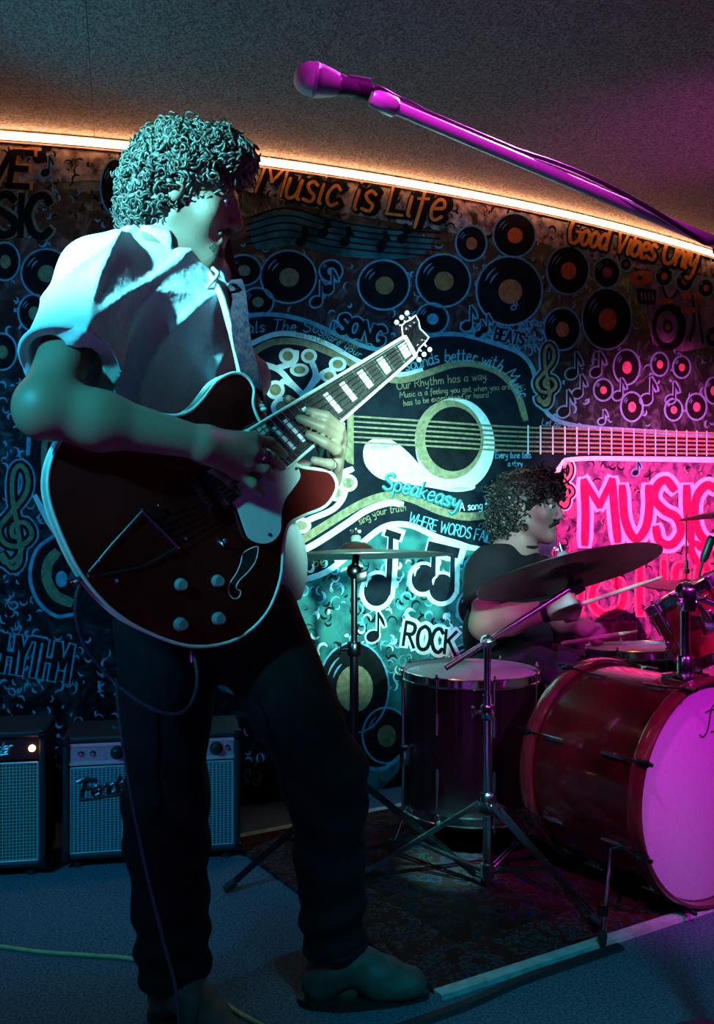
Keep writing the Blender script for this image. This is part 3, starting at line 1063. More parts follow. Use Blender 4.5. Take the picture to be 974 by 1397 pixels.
# --- brush commas and curls filling the ground
taken = []
def curls(name, m, boxes, n, lo, hi, layer=1, wr=(1.6, 3.4)):
    q = Paint()
    for _ in range(n):
        bx = random.choice(boxes)
        x, y = random.uniform(bx[0], bx[2]), random.uniform(bx[1], bx[3])
        r = random.uniform(lo, hi)
        a0 = random.uniform(0, 6.28)
        sw = random.uniform(1.6, 3.6) * random.choice((-1, 1))
        pts = [(x + r * .85 * math.cos(a0 + sw * t / 5) * (1 - .06 * t), y + r * math.sin(a0 + sw * t / 5) * (1 - .06 * t)) for t in range(6)]
        q.line(pts, random.uniform(*wr), 2, taper=True)
    return q.build(name, m, layer, kind='stuff')


curls('painted_curls', p_blue, [(300, 300, 974, 480), (700, 300, 974, 600), (0, 240, 300, 480), (0, 480, 60, 1050), (-40, 860, 180, 1060), (640, 440, 740, 480)], 1000, 3, 9)
curls('painted_curls', p_white, [(400, 760, 660, 960)], 110, 4, 10, 2, (2.0, 5.0))
curls('painted_curls', p_blue, [(400, 760, 660, 960)], 160, 4, 11, 2, (1.6, 4.0))
curls('painted_curls', p_black, [(400, 760, 660, 960), (757, 630, 1000, 900)], 260, 4, 11, 1, (1.6, 4.0))
curls('painted_curls', p_pink, [(757, 630, 1000, 920)], 300, 3, 8, 2)
curls('painted_curls', p_black, [(0, 190, 330, 300), (340, 215, 700, 320), (660, 265, 990, 400)], 420, 3, 9, 1, (1.5, 3.5))
curls('painted_curls', p_amber, [(0, 190, 330, 260), (340, 215, 700, 290), (660, 265, 990, 350)], 120, 2, 5, 1, (1.0, 2.0))
curls('painted_curls', p_blue, [(330, 960, 420, 1070)], 30, 4, 10, 2)

# ================================================================== RUG AND FLOOR THINGS
def rug_material(name, c1, c2, c3, scale):
    m = bpy.data.materials.new(name)
    m.use_nodes = True
    nt = m.node_tree
    b = nt.nodes['Principled BSDF']
    b.inputs['Roughness'].default_value = 0.95
    b.inputs['Specular IOR Level'].default_value = 0.1
    tc = nt.nodes.new('ShaderNodeTexCoord')
    v = nt.nodes.new('ShaderNodeTexVoronoi')
    v.inputs['Scale'].default_value = scale
    nt.links.new(tc.outputs['Object'], v.inputs['Vector'])
    n = nt.nodes.new('ShaderNodeTexNoise')
    n.inputs['Scale'].default_value = scale * 1.7
    n.inputs['Detail'].default_value = 5
    n.inputs['Distortion'].default_value = 1.5
    nt.links.new(tc.outputs['Object'], n.inputs['Vector'])
    mx = nt.nodes.new('ShaderNodeMath')
    mx.operation = 'ADD'
    nt.links.new(v.outputs['Distance'], mx.inputs[0])
    nt.links.new(n.outputs['Fac'], mx.inputs[1])
    r = nt.nodes.new('ShaderNodeValToRGB')
    r.color_ramp.interpolation = 'CONSTANT'
    e = r.color_ramp.elements
    e[0].position, e[0].color = 0.0, (*c1, 1)
    e[1].position, e[1].color = 0.72, (*c2, 1)
    x = e.new(0.86)
    x.color = (*c3, 1)
    x = e.new(0.98)
    x.color = (*c1, 1)
    nt.links.new(mx.outputs[0], r.inputs['Fac'])
    nt.links.new(r.outputs['Color'], b.inputs['Base Color'])
    bp = nt.nodes.new('ShaderNodeBump')
    bp.inputs['Strength'].default_value = 0.6
    bp.inputs['Distance'].default_value = 0.003
    n2 = nt.nodes.new('ShaderNodeTexNoise')
    n2.inputs['Scale'].default_value = 350
    nt.links.new(tc.outputs['Object'], n2.inputs['Vector'])
    nt.links.new(n2.outputs['Fac'], bp.inputs['Height'])
    nt.links.new(bp.outputs['Normal'], b.inputs['Normal'])
    return m


RU, RV = Vector((0.855, 0.519, 0)), Vector((-0.519, 0.855, 0))


def rug_pt(u, v, z):
    return RU * u + RV * v + Vector((0, 0, z))


U0, U1, V0, V1 = 1.16, 2.75, 1.575, 2.69
rug = thing('patterned_rug', rug_pt((U0 + U1) / 2, (V0 + V1) / 2, 0), 'dark red patterned rug with pale border lying under the drum kit', 'rug')


def rug_slab(name, u0, u1, v0, v1, z0, z1, m):
    c = rug_pt((u0 + u1) / 2, (v0 + v1) / 2, (z0 + z1) / 2)
    MB().box(c, RU * ((u1 - u0) / 2), RV * ((v1 - v0) / 2), Vector((0, 0, (z1 - z0) / 2))).build(name, m, rug, smooth=False)


rm = rug_material('rug_field', (0.035, 0.005, 0.006), (0.010, 0.010, 0.035), (0.05, 0.022, 0.016), 22)
rb = rug_material('rug_border', (0.06, 0.010, 0.010), (0.018, 0.018, 0.05), (0.09, 0.06, 0.04), 34)
re = mat('rug_edge', (0.55, 0.55, 0.50), 0.95, noise=(40, .3), bump=(300, .6))
rug_slab('field', U0 + .17, U1 - .17, V0 + .17, V1 - .17, 0.0, 0.011, rm)
for (a, b, c, d) in ((U0, U1 - .03, V0 + .03, V0 + .17), (U0, U1 - .03, V1 - .17, V1 - .03), (U0, U0 + .17, V0 + .17, V1 - .17), (U1 - .17, U1 - .03, V0 + .17, V1 - .17)):
    rug_slab('border', a, b, c, d, 0.0, 0.0112, rb)
for (a, b, c, d) in ((U0, U1, V0, V0 + .03), (U0, U1, V1 - .03, V1), (U1 - .03, U1, V0 + .03, V1 - .03)):
    rug_slab('edge_binding', a, b, c, d, 0.0, 0.0115, re)
RUGZ = 0.0115

# black cable cover along the rug edge
pts = [rug_pt(u, v, 0.0) for u, v in ((.84, 1.530), (1.0, 1.530), (1.18, 1.533), (1.34, 1.552), (1.50, 1.555), (1.65, 1.555))]
pts = catmull(pts, 6)
cc = MB()
prof = [(-.015, 0), (-.009, .009), (.009, .009), (.015, 0)]
V, Fc = [], []
for i, p in enumerate(pts):
    d = (pts[min(i + 1, len(pts) - 1)] - pts[max(i - 1, 0)]).normalized()
    q = Vector((d.y, -d.x, 0))
    for o, z in prof:
        V.append(p + q * o + Vector((0, 0, z)))
for i in range(len(pts) - 1):
    for k in range(4):
        k2 = (k + 1) % 4
        Fc.append((i * 4 + k, i * 4 + 4 + k, i * 4 + 4 + k2, i * 4 + k2))
Fc += [(0, 1, 2, 3), tuple(len(V) - 4 + k for k in (3, 2, 1, 0))]
mesh_obj('cable_cover', V, Fc, black_rubber, smooth=False, label='long black rubber cable cover lying along the front edge of the rug', cat='cable cover')

# pale cable on the carpet
pts = [ground(px, py, 0.006) for px, py in ((-60, 1284), (0, 1291), (60, 1299), (120, 1303), (185, 1309), (240, 1330), (275, 1346), (300, 1364), (328, 1383), (360, 1400))]
MB().tube(catmull(pts, 6), 0.0045, 8).build('floor_cable', mat('cable_yellow', (0.50, 0.42, 0.16), 0.5, noise=(40, .2)), label='thin yellowish cable snaking across the carpet behind the boots', cat='cable')

# ================================================================== AMPLIFIERS
tolex = mat('black_tolex', (0.018, 0.018, 0.02), 0.5, bump=(500, .6, .002))


def grille_material(name, c1, c2, sx, sz, dirv):
    m = bpy.data.materials.new(name)
    m.use_nodes = True
    nt = m.node_tree
    b = nt.nodes['Principled BSDF']
    b.inputs['Roughness'].default_value = 0.7
    tc = nt.nodes.new('ShaderNodeTexCoord')
    outs = []
    for vec, s in ((dirv, sx), (Vector((0, 0, 1)), sz)):
        dp = nt.nodes.new('ShaderNodeVectorMath')
        dp.operation = 'DOT_PRODUCT'
        dp.inputs[1].default_value = vec * s
        nt.links.new(tc.outputs['Object'], dp.inputs[0])
        sn = nt.nodes.new('ShaderNodeMath')
        sn.operation = 'SINE'
        nt.links.new(dp.outputs['Value'], sn.inputs[0])
        outs.append(sn)
    mx = nt.nodes.new('ShaderNodeMath')
    mx.operation = 'MAXIMUM'
    nt.links.new(outs[0].outputs[0], mx.inputs[0])
    nt.links.new(outs[1].outputs[0], mx.inputs[1])
    r = nt.nodes.new('ShaderNodeValToRGB')
    r.color_ramp.elements[0].position, r.color_ramp.elements[0].color = 0.45, (*c1, 1)
    r.color_ramp.elements[1].position, r.color_ramp.elements[1].color = 0.95, (*c2, 1)
    nt.links.new(mx.outputs[0], r.inputs['Fac'])
    nt.links.new(r.outputs['Color'], b.inputs['Base Color'])
    bp = nt.nodes.new('ShaderNodeBump')
    bp.inputs['Strength'].default_value = 0.5
    bp.inputs['Distance'].default_value = 0.002
    nt.links.new(mx.outputs[0], bp.inputs['Height'])
    nt.links.new(bp.outputs['Normal'], b.inputs['Normal'])
    return m


def logo(par, origin, ux, uz, nrm, size, m):
    """scripted maker's badge as raised strokes"""
    q = MB()
    cur = 0.0
    for ch in 'Fender':
        wd, st = GL[ch]
        for s_ in st:
            pts = [origin + ux * ((cur + x + y * .25) * size) + uz * (y * size + (cur * .12) * size) for x, y in s_]
            pts = catmull(pts, 4) if len(pts) > 2 else pts
            q.tube([p + nrm * 0.0025 for p in pts], size * .085, 6)
        cur += (wd + .06) * .85
    q.tube(catmull([origin + ux * (-.25 * size) + uz * (.95 * size) + nrm * .0025, origin + ux * (.3 * size) + uz * (1.12 * size) + nrm * .0025,
                    origin + ux * (.9 * size) + uz * (1.0 * size) + nrm * .0025], 4), size * .09, 6)
    q.tube(catmull([origin + ux * (-.1 * size) + uz * (-.18 * size) + nrm * .0025, origin + ux * (1.2 * size) + uz * (-.06 * size) + nrm * .0025,
                    origin + ux * (cur * .9 * size) + uz * (.12 * size) + nrm * .0025], 4), size * .06, 6)
    q.build('maker_badge', m, par)


def amp(c, ux, wd, ht, dp, z0, label, kind):
    """c: base centre of the front face"""
    uy = Vector((-ux.y, ux.x, 0))        # away from the viewer
    nrm = -uy
    uz = Vector((0, 0, 1))
    t = thing('guitar_amplifier', c, label, 'amplifier')
    mid = c + uy * (dp / 2) + uz * (z0 + ht / 2)
    th = 0.018
    cab = MB()
    cab.box(mid + uz * (ht / 2 - th / 2), ux * (wd / 2), uy * (dp / 2), uz * (th / 2), .006)
    cab.box(mid - uz * (ht / 2 - th / 2), ux * (wd / 2), uy * (dp / 2), uz * (th / 2), .006)
    for s in (-1, 1):
        cab.box(mid + ux * s * (wd / 2 - th / 2), ux * (th / 2), uy * (dp / 2), uz * (ht / 2 - .002), .006)
    cab.box(mid + uy * (dp * .3), ux * (wd / 2 - th), uy * .006, uz * (ht / 2 - th))
    cab.build('cabinet', tolex, t, smooth=False)
    ph = 0.062
    ztop = z0 + ht - th
    front = c + uy * 0.014
    # control panel
    pm = mat('panel_silver', (0.66, 0.68, 0.70), 0.35, 0.7, noise=(90, .15)) if kind == 'silver' else mat('panel_black', (0.015, 0.015, 0.016), 0.3, bump=(90, .05))
    pc = front + uz * (ztop - ph / 2)
    panel_o = MB().box(pc, ux * (wd / 2 - th), uy * .005, uz * (ph / 2), .002).build('control_panel', pm, t, smooth=False)
    if kind == 'silver':
        tr = mat('panel_trim', (0.85, 0.85, 0.82), 0.3, .6, noise=(60, .1))
        for dz in (ph / 2 - .006, -ph / 2 + .004):
            MB().box(pc + uz * dz + nrm * .006, ux * (wd / 2 - th), uy * .002, uz * .0045).build('trim_strip', tr, panel_o, smooth=False)
        for i, fx in enumerate((-.40, -.335, -.20, -.09, .02, .13, .24, .36, .425)):
            big_k = i not in (0, 1, 8)
            kb = MB()
            kc = pc + ux * (fx * wd) + nrm * .005
            if big_k:
                kb.lathe([(0, .022), (.010, .022), (.0115, .018), (.012, .006), (.019, .004), (.019, 0), (0, 0)], kc, nrm, 20)
                kb.build('knob', black_plastic, panel_o)
            else:
                kb.lathe([(0, .008), (.004, .008), (.005, .003), (.0085, .002), (.0085, 0), (0, 0)], kc, nrm, 14)
                kb.build('jack_socket', chrome, panel_o)
    else:
        jw = MB().lathe([(0, .011), (.005, .010), (.0085, .006), (.0095, 0), (0, 0)], pc + ux * (.43 * wd) + nrm * .005, nrm, 18)
        jw.build('pilot_lamp', mat('pilot_glow', (1, .5, .25), .4, emit=((1.0, 0.33, 0.12), 14.0)), panel_o)
        logo(panel_o, pc + ux * (.155 * wd) - uz * .016, ux, uz, nrm * 2.6, .030, mat('badge_silver', (.7, .72, .72), .3, .6, noise=(50, .1)))
        for fx in (-.4, -.3, -.2, -.1, 0.0):
            MB().lathe([(0, .022), (.010, .022), (.012, .006), (.017, .004), (.017, 0), (0, 0)], pc + ux * (fx * wd) + nrm * .005, nrm, 18).build('knob', black_plastic, panel_o)
    # grille
    gh = ht - 2 * th - ph - .008
    gc = front + uz * (z0 + th + gh / 2)
    gm = (grille_material('grille_silver', (0.03, 0.05, 0.06), (0.42, 0.50, 0.54), 2 * math.pi / .011, 2 * math.pi / .007, ux) if kind == 'silver'
          else grille_material('grille_tan', (0.04, 0.05, 0.04), (0.50, 0.50, 0.42), 2 * math.pi / .009, 2 * math.pi / .009, ux))
    g = MB().box(gc, ux * (wd / 2 - th - .004), uy * .006, uz * (gh / 2), .003).build('grille_cloth', gm, t, smooth=False)
    fr = MB()
    fm = mat('grille_piping', (.55, .57, .57), .45, .3, noise=(60, .2))
    hw = wd / 2 - th - .003
    for a, b in (((-hw, -gh / 2), (-hw, gh / 2)), ((hw, -gh / 2), (hw, gh / 2)), ((-hw, gh / 2), (hw, gh / 2)), ((-hw, -gh / 2), (hw, -gh / 2))):
        fr.tube([gc + nrm * .005 + ux * a[0] + uz * a[1], gc + nrm * .005 + ux * b[0] + uz * b[1]], .0028, 6)
    fr.build('grille_piping', fm, t)
    if kind == 'silver':
        logo(g, gc + nrm * .006 - ux * (wd * .40) + uz * (gh * .16), ux, uz, nrm, .046, mat('badge_dark', (.06, .06, .065), .25, .8, bump=(90, .3)))
    # handle, corners, feet
    hz = z0 + ht
    hp = [c + uy * (dp * .5) + ux * x + uz * z for x, z in ((-.10, hz + .002), (-.085, hz + .018), (0, hz + .028), (.085, hz + .018), (.10, hz + .002))]
    MB().ribbon(catmull(hp, 5), uy, .024, thick=.006).build('handle', black_rubber, t)
    for s in (-1, 1):
        MB().box(c + uy * (dp * .5) + ux * (s * .105) + uz * (hz + .003), ux * .012, uy * .015, uz * .004, .002).build('handle_bracket', chrome, t)
        for q in (.12, .88):
            MB().lathe([(0, 0), (.014, 0), (.016, z0), (0, z0)], c + ux * (s * (wd / 2 - .04)) + uy * (dp * q), uz, 14).build('foot', black_rubber, t)
        for zz in (z0, z0 + ht):
            cn = MB()
            cn.box(c + ux * (s * (wd / 2 - .008)) + uy * .006 + uz * (zz + (.010 if zz == z0 else -.010)), ux * .011, uy * .011, uz * .013, .004)
            cn.build('corner_guard', dark_metal, t)
    return t


adir = Vector((0.985, 0.17, 0)).normalized()
# silver panel amplifier: front face spans px 85..328 at its top
cA = P(85, 0, 2.66)
cB = P(328, 0, 2.75)
cA.z = cB.z = 0
ax_ = (cB - cA)
wd_ = ax_.length
ax_ = ax_.normalized()
amp((cA + cB) / 2, ax_, wd_, 0.345, 0.22, 0.024, 'black guitar amplifier with silver control panel and blue grey grille behind the guitarist', 'silver')
cB2 = P(62, 0, 2.62)
cB2.z = 0
amp(cB2 - ax_ * .26, ax_, .52, 0.375, 0.22, 0.024, 'black guitar amplifier with glowing orange pilot lamp and tan grille', 'black')

# ================================================================== DRUMS
shell_red = mat('shell_red_lacquer', (0.05, 0.004, 0.004), 0.25, noise=(6, .6), coat=1.0)
shell_tom_lit = mat('shell_tom_lit_lacquer', (0.42, 0.02, 0.03), 0.3, noise=(6, .5), coat=1.0)  # brighter copy of the kit's red, pink stage light put into the colour
shell_black = mat('shell_black_lacquer', (0.008, 0.004, 0.005), 0.35, noise=(6, .4), coat=.4)
head_m = mat('drum_head_coated', (0.52, 0.52, 0.52), 0.55, noise=(120, .08), bump=(300, .1))
hoop_red = mat('hoop_lacquer', (0.12, 0.02, 0.02), 0.2, noise=(12, .4), coat=1.0)


def lug(t, p, ax, out, L, m=chrome):
    """tube lug on a shell"""
    b = MB()
    b.cyl(p - ax * (L / 2), p + ax * (L / 2), .0055, 10)
    b.box(p - out * .004, ax * (L * .3), out.cross(ax).normalized() * .006, out * .006, .002)
    return b.build('lug', m, t)


def drum(t, base, axis, R, H, nl, shell, rim=chrome, both=True, lugL=.05, lug_h=(.3, .7), wood=False, phase=0.0):
    """shell from base along axis; parts: shell, hoops, heads, lugs, rods"""
    a = Vector(axis).normalized()
    u, v, _ = frame(a)
    MB().lathe([(R - .006, 0), (R, .001), (R, H - .001), (R - .006, H)], base, a, 64).build('shell', shell, t)
    for k, h in ((1, H), (-1, 0.0)):
        c = Vector(base) + a * h
        MB().lathe([(0, k * .002), (R - .004, k * .002), (R + .002, -k * .001), (R + .003, -k * .010)], c, a, 64).build('head', head_m, t)
        if wood:
            MB().lathe([(R + .004, -k * .014), (R + .014, -k * .014), (R + .016, -k * .008), (R + .016, k * .020), (R + .013, k * .026), (R + .006, k * .026), (R + .004, k * .020)], c, a, 72, True).build('hoop', rim, t)
        else:
            MB().lathe([(R + .003, -k * .016), (R + .008, -k * .016), (R + .0095, -k * .012), (R + .006, -k * .010), (R + .006, k * .010), (R + .0095, k * .013), (R + .006, k * .015), (R + .003, k * .013)], c, a, 64, True).build('hoop', rim, t)
    for i in range(nl):
        th = phase + 2 * math.pi * i / nl
        o = u * math.cos(th) + v * math.sin(th)
        for k, hh in ((1, lug_h[1]), (-1, lug_h[0])):
            p = Vector(base) + a * (H * hh) + o * (R + .010)
            l = lug(t, p, a, o, lugL)
            e = Vector(base) + a * (H + .016 if k > 0 else -.016) + o * (R + (.013 if not wood else .022))
            rb = MB().cyl(p, e, .0028, 8)
            if wood:
                q = e + a * (k * .004)
                rb.box(q - o * .004, a * .016, o.cross(a) * .009, o * .006, .003)
                rb.cyl(q + a * (k * .012), q + a * (k * .03), .005, 8)
            else:
                rb.box(e - a * (k * .004), a * .006, o.cross(a) * .006, o * .005, .002)
                rb.cyl(e, e + a * (k * .010), .004, 8)
            rb.build('tension_rod', chrome if not wood else dark_metal, l)


# ---- bass drum
N = Vector((0.54, -0.842, 0)).normalized()
R_B = 0.27
fc = Vector((0.885, 2.40, R_B + .018 + RUGZ))
LB = 0.36
bass = thing('bass_drum', (fc.x - N.x * LB / 2, fc.y - N.y * LB / 2, RUGZ), 'large dark red bass drum with pale front head lying on the rug', 'bass drum')
drum(bass, fc - N * LB, N, R_B, LB, 8, shell_red, hoop_red, wood=True, lugL=.07, lug_h=(.22, .78), phase=math.pi / 8)
# maker's script on the front head
def on_head(px, py):
    d = Vector(((px - CX) / F, 1.0, (CY - py) / F))
    o = Vector((0, 0, CAMZ))
    return o + d * ((fc + N * .0035 - o).dot(N) / d.dot(N))


q = MB()
for s_ in ([(955, 1002), (957, 1005), (961, 1004), (966, 994), (969, 975), (972, 964), (978, 958)], [(970, 999), (976, 997), (984, 999)], [(962, 972), (972, 968), (990, 966)],
           [(988, 964), (984, 985), (983, 1000), (990, 1004), (996, 998)]):
    q.tube(catmull([on_head(x, y) for x, y in s_], 5), .0016, 6)
q.build('head_lettering', p_black, bass)
# spurs
sp = MB()
s0, s1 = P(836, 1136, 2.40), ground(822, 1288, RUGZ)
sp.cyl(s0, s1, .005, 10)
sp.build('spur', chrome, bass)
MB().box(P(842, 1134, 2.42), Vector((.022, 0, 0)), Vector((0, .016, 0)), Vector((0, 0, .012)), .004).build('spur_bracket', chrome, bass)
MB().lathe([(0, 0), (.009, 0), (.011, .02), (.007, .03), (0, .03)], s1, (0, 0, 1), 12).build('spur_foot', black_rubber, bass)
MB().box(s1 + Vector((.0, 0, .075)), Vector((.012, 0, 0)), Vector((0, .008, 0)), Vector((0, 0, .010)), .003).build('spur_clamp', dark_metal, bass)
s1b = Vector((1.18, 2.52, RUGZ))
MB().cyl(fc - N * .08 + Vector((.20, .13, -.1)), s1b, .005, 10).build('spur', chrome, bass)

# ---- tom holder on the bass drum
hb = Vector((0.848, 2.462, 0))
hz = R_B * 2 + .018 + RUGZ - .004
holder = thing('tom_holder', (hb.x, hb.y, hz), 'chrome tom holder with clamp standing on top of the bass drum', 'drum mount')
MB().box((hb.x, hb.y, hz + .008), N * .04, N.cross(Vector((0, 0, 1))) * .05, Vector((0, 0, .010)), .006).build('base_plate', chrome, holder)
b = MB()
b.lathe([(0, .05), (.018, .05), (.022, .045), (.022, .005), (.03, 0), (0, 0)], hb + Vector((0, 0, hz + .014)), (0, 0, 1), 20)
b.build('socket', chrome, holder)
MB().cyl(hb + Vector((0, 0, hz + .02)), hb + Vector((0, 0, .80)), .0125, 18).build('post', chrome, holder)
b = MB()
b.ball(hb + Vector((0, 0, .795)), .026, 16)
b.cyl(hb + Vector((-.02, -.01, .765)), hb + Vector((.02, -.01, .765)), .017, 14)
b.box(hb + Vector((0, -.01, .775)), Vector((.018, 0, 0)), Vector((0, .022, 0)), Vector((0, 0, .03)), .006)
b.build('ball_clamp', chrome, holder)
for s in (-1, 1):
    MB().tube([hb + Vector((s * .02, -.02, .775)), hb + Vector((s * .042, -.024, .78)), hb + Vector((s * .05, -.024, .79))], [.005, .004, .003], 8).build('wing_bolt', chrome, holder)
b = MB()
b.cyl(hb + Vector((-.03, -.02, hz + .05)), hb + Vector((-.055, -.03, hz + .10)), .005, 10)
b.ball(hb + Vector((-.055, -.03, hz + .10)), .008, 10)
b.build('wing_bolt', chrome, holder)

# ---- rack tom
TA = Vector((-0.47, 0.20, 0.86)).normalized()
tt = P(950, 800, 2.68)
tom = thing('rack_tom', tt - TA * .18, 'small tilted dark red tom drum mounted above the bass drum', 'drum')
drum(tom, tt - TA * .18, TA, .152, .18, 6, shell_tom_lit, chrome, lugL=.045, phase=.3)
# ---- second tom, mostly beyond the frame
t2 = P(1165, 806, 2.52)
TA2 = Vector((-0.40, 0.30, 0.86)).normalized()
tom2 = thing('rack_tom', t2 - TA2 * .2, 'small tilted red tom drum on the far side of the bass drum', 'drum')
drum(tom2, t2 - TA2 * .20, TA2, .165, .20, 6, shell_tom_lit, chrome, lugL=.045, phase=.1)


def tom_arm(start, mid, axis, R):
    """arm from the holder's ball to the near side of a tom shell, with a mounting plate on the shell"""
    d = start - mid
    d = (d - axis * d.dot(axis)).normalized()
    e = mid + d * (R + .003)
    MB().tube(catmull([start, start.lerp(e, .6) + Vector((0, 0, .004)), e + d * .006], 5), .0085, 12).build('arm', chrome, holder)
    return e, d


for st_, md_0, ax_0, R_0, tm in ((hb + Vector((.012, .010, .79)), tt - TA * .09, TA, .152, tom), (hb + Vector((.03, 0, .78)), t2 - TA2 * .10, TA2, .165, tom2)):
    e_, d_0 = tom_arm(st_, md_0, ax_0, R_0)
    MB().box(e_ - d_0 * .001, ax_0 * .026, d_0.cross(ax_0) * .020, d_0 * .005, .003).build('mounting_plate', chrome, tm)

# ---- floor tom
fx = P(642, 918, 2.88)
R_F = .20
ftm = thing('floor_tom', (fx.x, fx.y, RUGZ), 'black floor tom with teal lit head standing beside the drummer', 'drum')
fb = Vector((fx.x, fx.y, .125))
FH = fx.z - .125
drum(ftm, fb, (0, 0, 1), R_F, FH, 8, shell_black, chrome, lugL=.06, phase=.2)
for k in range(3):
    a = [3.5, 6.15, 1.2][k]
    o = Vector((math.cos(a), math.sin(a), 0))
    p = fb + o * (R_F + .022)
    lg = MB().tube(catmull([p + Vector((0, 0, .36)), p + Vector((0, 0, .02)), p + o * .01 + Vector((0, 0, -.04)), p + o * .035 + Vector((0, 0, -.098))], 5), .0055, 10).build('leg', chrome, ftm)
    MB().box(p - o * .008 + Vector((0, 0, .16)), o * .014, o.cross(Vector((0, 0, 1))) * .014, Vector((0, 0, .028)), .004).build('leg_bracket', chrome, ftm)
    e = p + o * .036
    MB().lathe([(0, 0), (.013, 0), (.014, .012), (.009, .03), (0, .032)], Vector((e.x, e.y, RUGZ)), (0, 0, 1), 12).build('rubber_foot', black_rubber, lg)

# ---- stands -----------------------------------------------------------------
def tripod(t, base, z_hub, z_low, rad, angs, m=chrome, zg=RUGZ, double=True, tube_r=.0125):
    """double braced folding tripod legs"""
    b = Vector((base.x, base.y, 0))
    hub = MB().lathe([(0, .03), (.018, .03), (.024, .02), (.024, -.02), (.016, -.03), (0, -.03)], b + Vector((0, 0, z_hub)), (0, 0, 1), 18)
    hub.build('leg_hub', m, t)
    MB().lathe([(0, .018), (.018, .018), (.018, -.018), (0, -.018)], b + Vector((0, 0, z_low)), (0, 0, 1), 16).build('lower_hub', m, t)
    for a in angs:
        o = Vector((math.cos(a), math.sin(a), 0))
        s = o.cross(Vector((0, 0, 1)))
        top = b + o * .022 + Vector((0, 0, z_hub))
        ep = b + o * rad
        on_rug = U0 < ep.dot(RU) < U1 and V0 < ep.dot(RV) < V1
        end = ep + Vector((0, 0, (RUGZ if on_rug else 0.0) + .014))
        lb = MB()
        if double:
            for k in (-1, 1):
                lb.ribbon([top + s * (.010 * k), end + s * (.006 * k)], (end - top).normalized().cross(s).normalized(), .011, thick=.003)
            md = top.lerp(end, .5)
            lb.cyl(md - s * .010, md + s * .010, .004, 8)
        else:
            lb.cyl(top, end, .006, 10)
        lg = lb.build('leg', m, t)
        mid = top.lerp(end, .55)
        low = b + o * .018 + Vector((0, 0, z_low))
        br = MB()
        for k in (-1, 1):
            br.ribbon([mid + s * (.006 * k), low + s * (.006 * k)], Vector((0, 0, 1)), .008, thick=.002)
        br.build('brace', m, lg)
        MB().tube([end - o * .02 + Vector((0, 0, .010)), end + Vector((0, 0, 0)), end + o * .012 - Vector((0, 0, .006))], [.010, .0125, .008], 10).build('rubber_foot', black_rubber, lg)


def clamp(t, p, r=.02, side=Vector((1, 0, 0)), m=chrome):
    b = MB()
    b.lathe([(0, .020), (r * .8, .020), (r, .014), (r, -.014), (r * .8, -.020), (0, -.020)], p, (0, 0, 1), 18)
    s = side.normalized()
    b.cyl(p + s * r * .6, p + s * (r + .018), .006, 10)
    b.box(p + s * (r + .022), s * .004, s.cross(Vector((0, 0, 1))) * .003, Vector((0, 0, .014)), .002)
    b.ball(p + s * (r + .022) + Vector((0, 0, .013)), .006, 8)
    return b.build('height_clamp', m, t)


def cymbal(name, c, n, R, label, m, group=None):
    """thin bronze cymbal with bell, top side along n"""
    prof = [(.006, R * .135), (R * .10, R * .125), (R * .17, R * .085), (R * .205, R * .055), (R * .5, R * .036), (R * .8, R * .014), (R, -.004),
            (R, -.0055), (R * .8, R * .014 - .0016), (R * .5, R * .036 - .0016), (R * .205, R * .055 - .0016), (R * .165, R * .085 - .0016), (R * .10, R * .125 - .0018), (.006, R * .135 - .002)]
    b = MB().lathe(prof, c, n, 72, True)
    return b.build(name, m, label=label, cat='cymbal', group=group)


def cymbal_material():
    m = bpy.data.materials.new('cymbal_bronze')
    m.use_nodes = True
    nt = m.node_tree
    b = nt.nodes['Principled BSDF']
    b.inputs['Base Color'].default_value = (0.30, 0.24, 0.14, 1)
    b.inputs['Metallic'].default_value = 1.0
    b.inputs['Roughness'].default_value = 0.42
    tc = nt.nodes.new('ShaderNodeTexCoord')
    n = nt.nodes.new('ShaderNodeTexNoise')
    n.inputs['Scale'].default_value = 25
    n.inputs['Detail'].default_value = 8
    nt.links.new(tc.outputs['Object'], n.inputs['Vector'])
    r = nt.nodes.new('ShaderNodeValToRGB')
    r.color_ramp.elements[0].color = (0.05, 0.05, 0.045, 1)
    r.color_ramp.elements[1].color = (0.18, 0.175, 0.15, 1)
    nt.links.new(n.outputs['Fac'], r.inputs['Fac'])
    nt.links.new(r.outputs['Color'], b.inputs['Base Color'])
    bp = nt.nodes.new('ShaderNodeBump')
    bp.inputs['Strength'].default_value = 0.35
    bp.inputs['Distance'].default_value = 0.002
    n2 = nt.nodes.new('ShaderNodeTexNoise')
    n2.inputs['Scale'].default_value = 90
    nt.links.new(tc.outputs['Object'], n2.inputs['Vector'])
    nt.links.new(n2.outputs['Fac'], bp.inputs['Height'])
    nt.links.new(bp.outputs['Normal'], b.inputs['Normal'])
    return m


bronze = cymbal_material()

# ---- ride: boom stand in front of the floor tom
rs = Vector((0.342, 2.50, RUGZ))
ride_st = thing('cymbal_stand', rs, 'chrome boom cymbal stand with tripod legs in front of the floor tom', 'cymbal stand')
b = MB().cyl((rs.x, rs.y, .035), (rs.x, rs.y, .52), .0125, 18)
b.build('lower_tube', chrome, ride_st)
MB().cyl((rs.x, rs.y, .50), (rs.x, rs.y, .665), .0095, 16).build('upper_tube', chrome, ride_st)
clamp(ride_st, Vector((rs.x, rs.y, .475)), .019, Vector((-1, -.3, 0)))
tripod(ride_st, rs, .235, .06, .33, [-.80, 2.90, .78])
tl = P(665, 875, 2.50)
b = MB()
b.lathe([(0, .018), (.016, .018), (.018, .012), (.018, -.012), (.016, -.018), (0, -.018)], tl, (0, 1, 0), 18)
b.cyl(tl + Vector((0, -.018, 0)), tl + Vector((0, -.034, 0)), .007, 10)
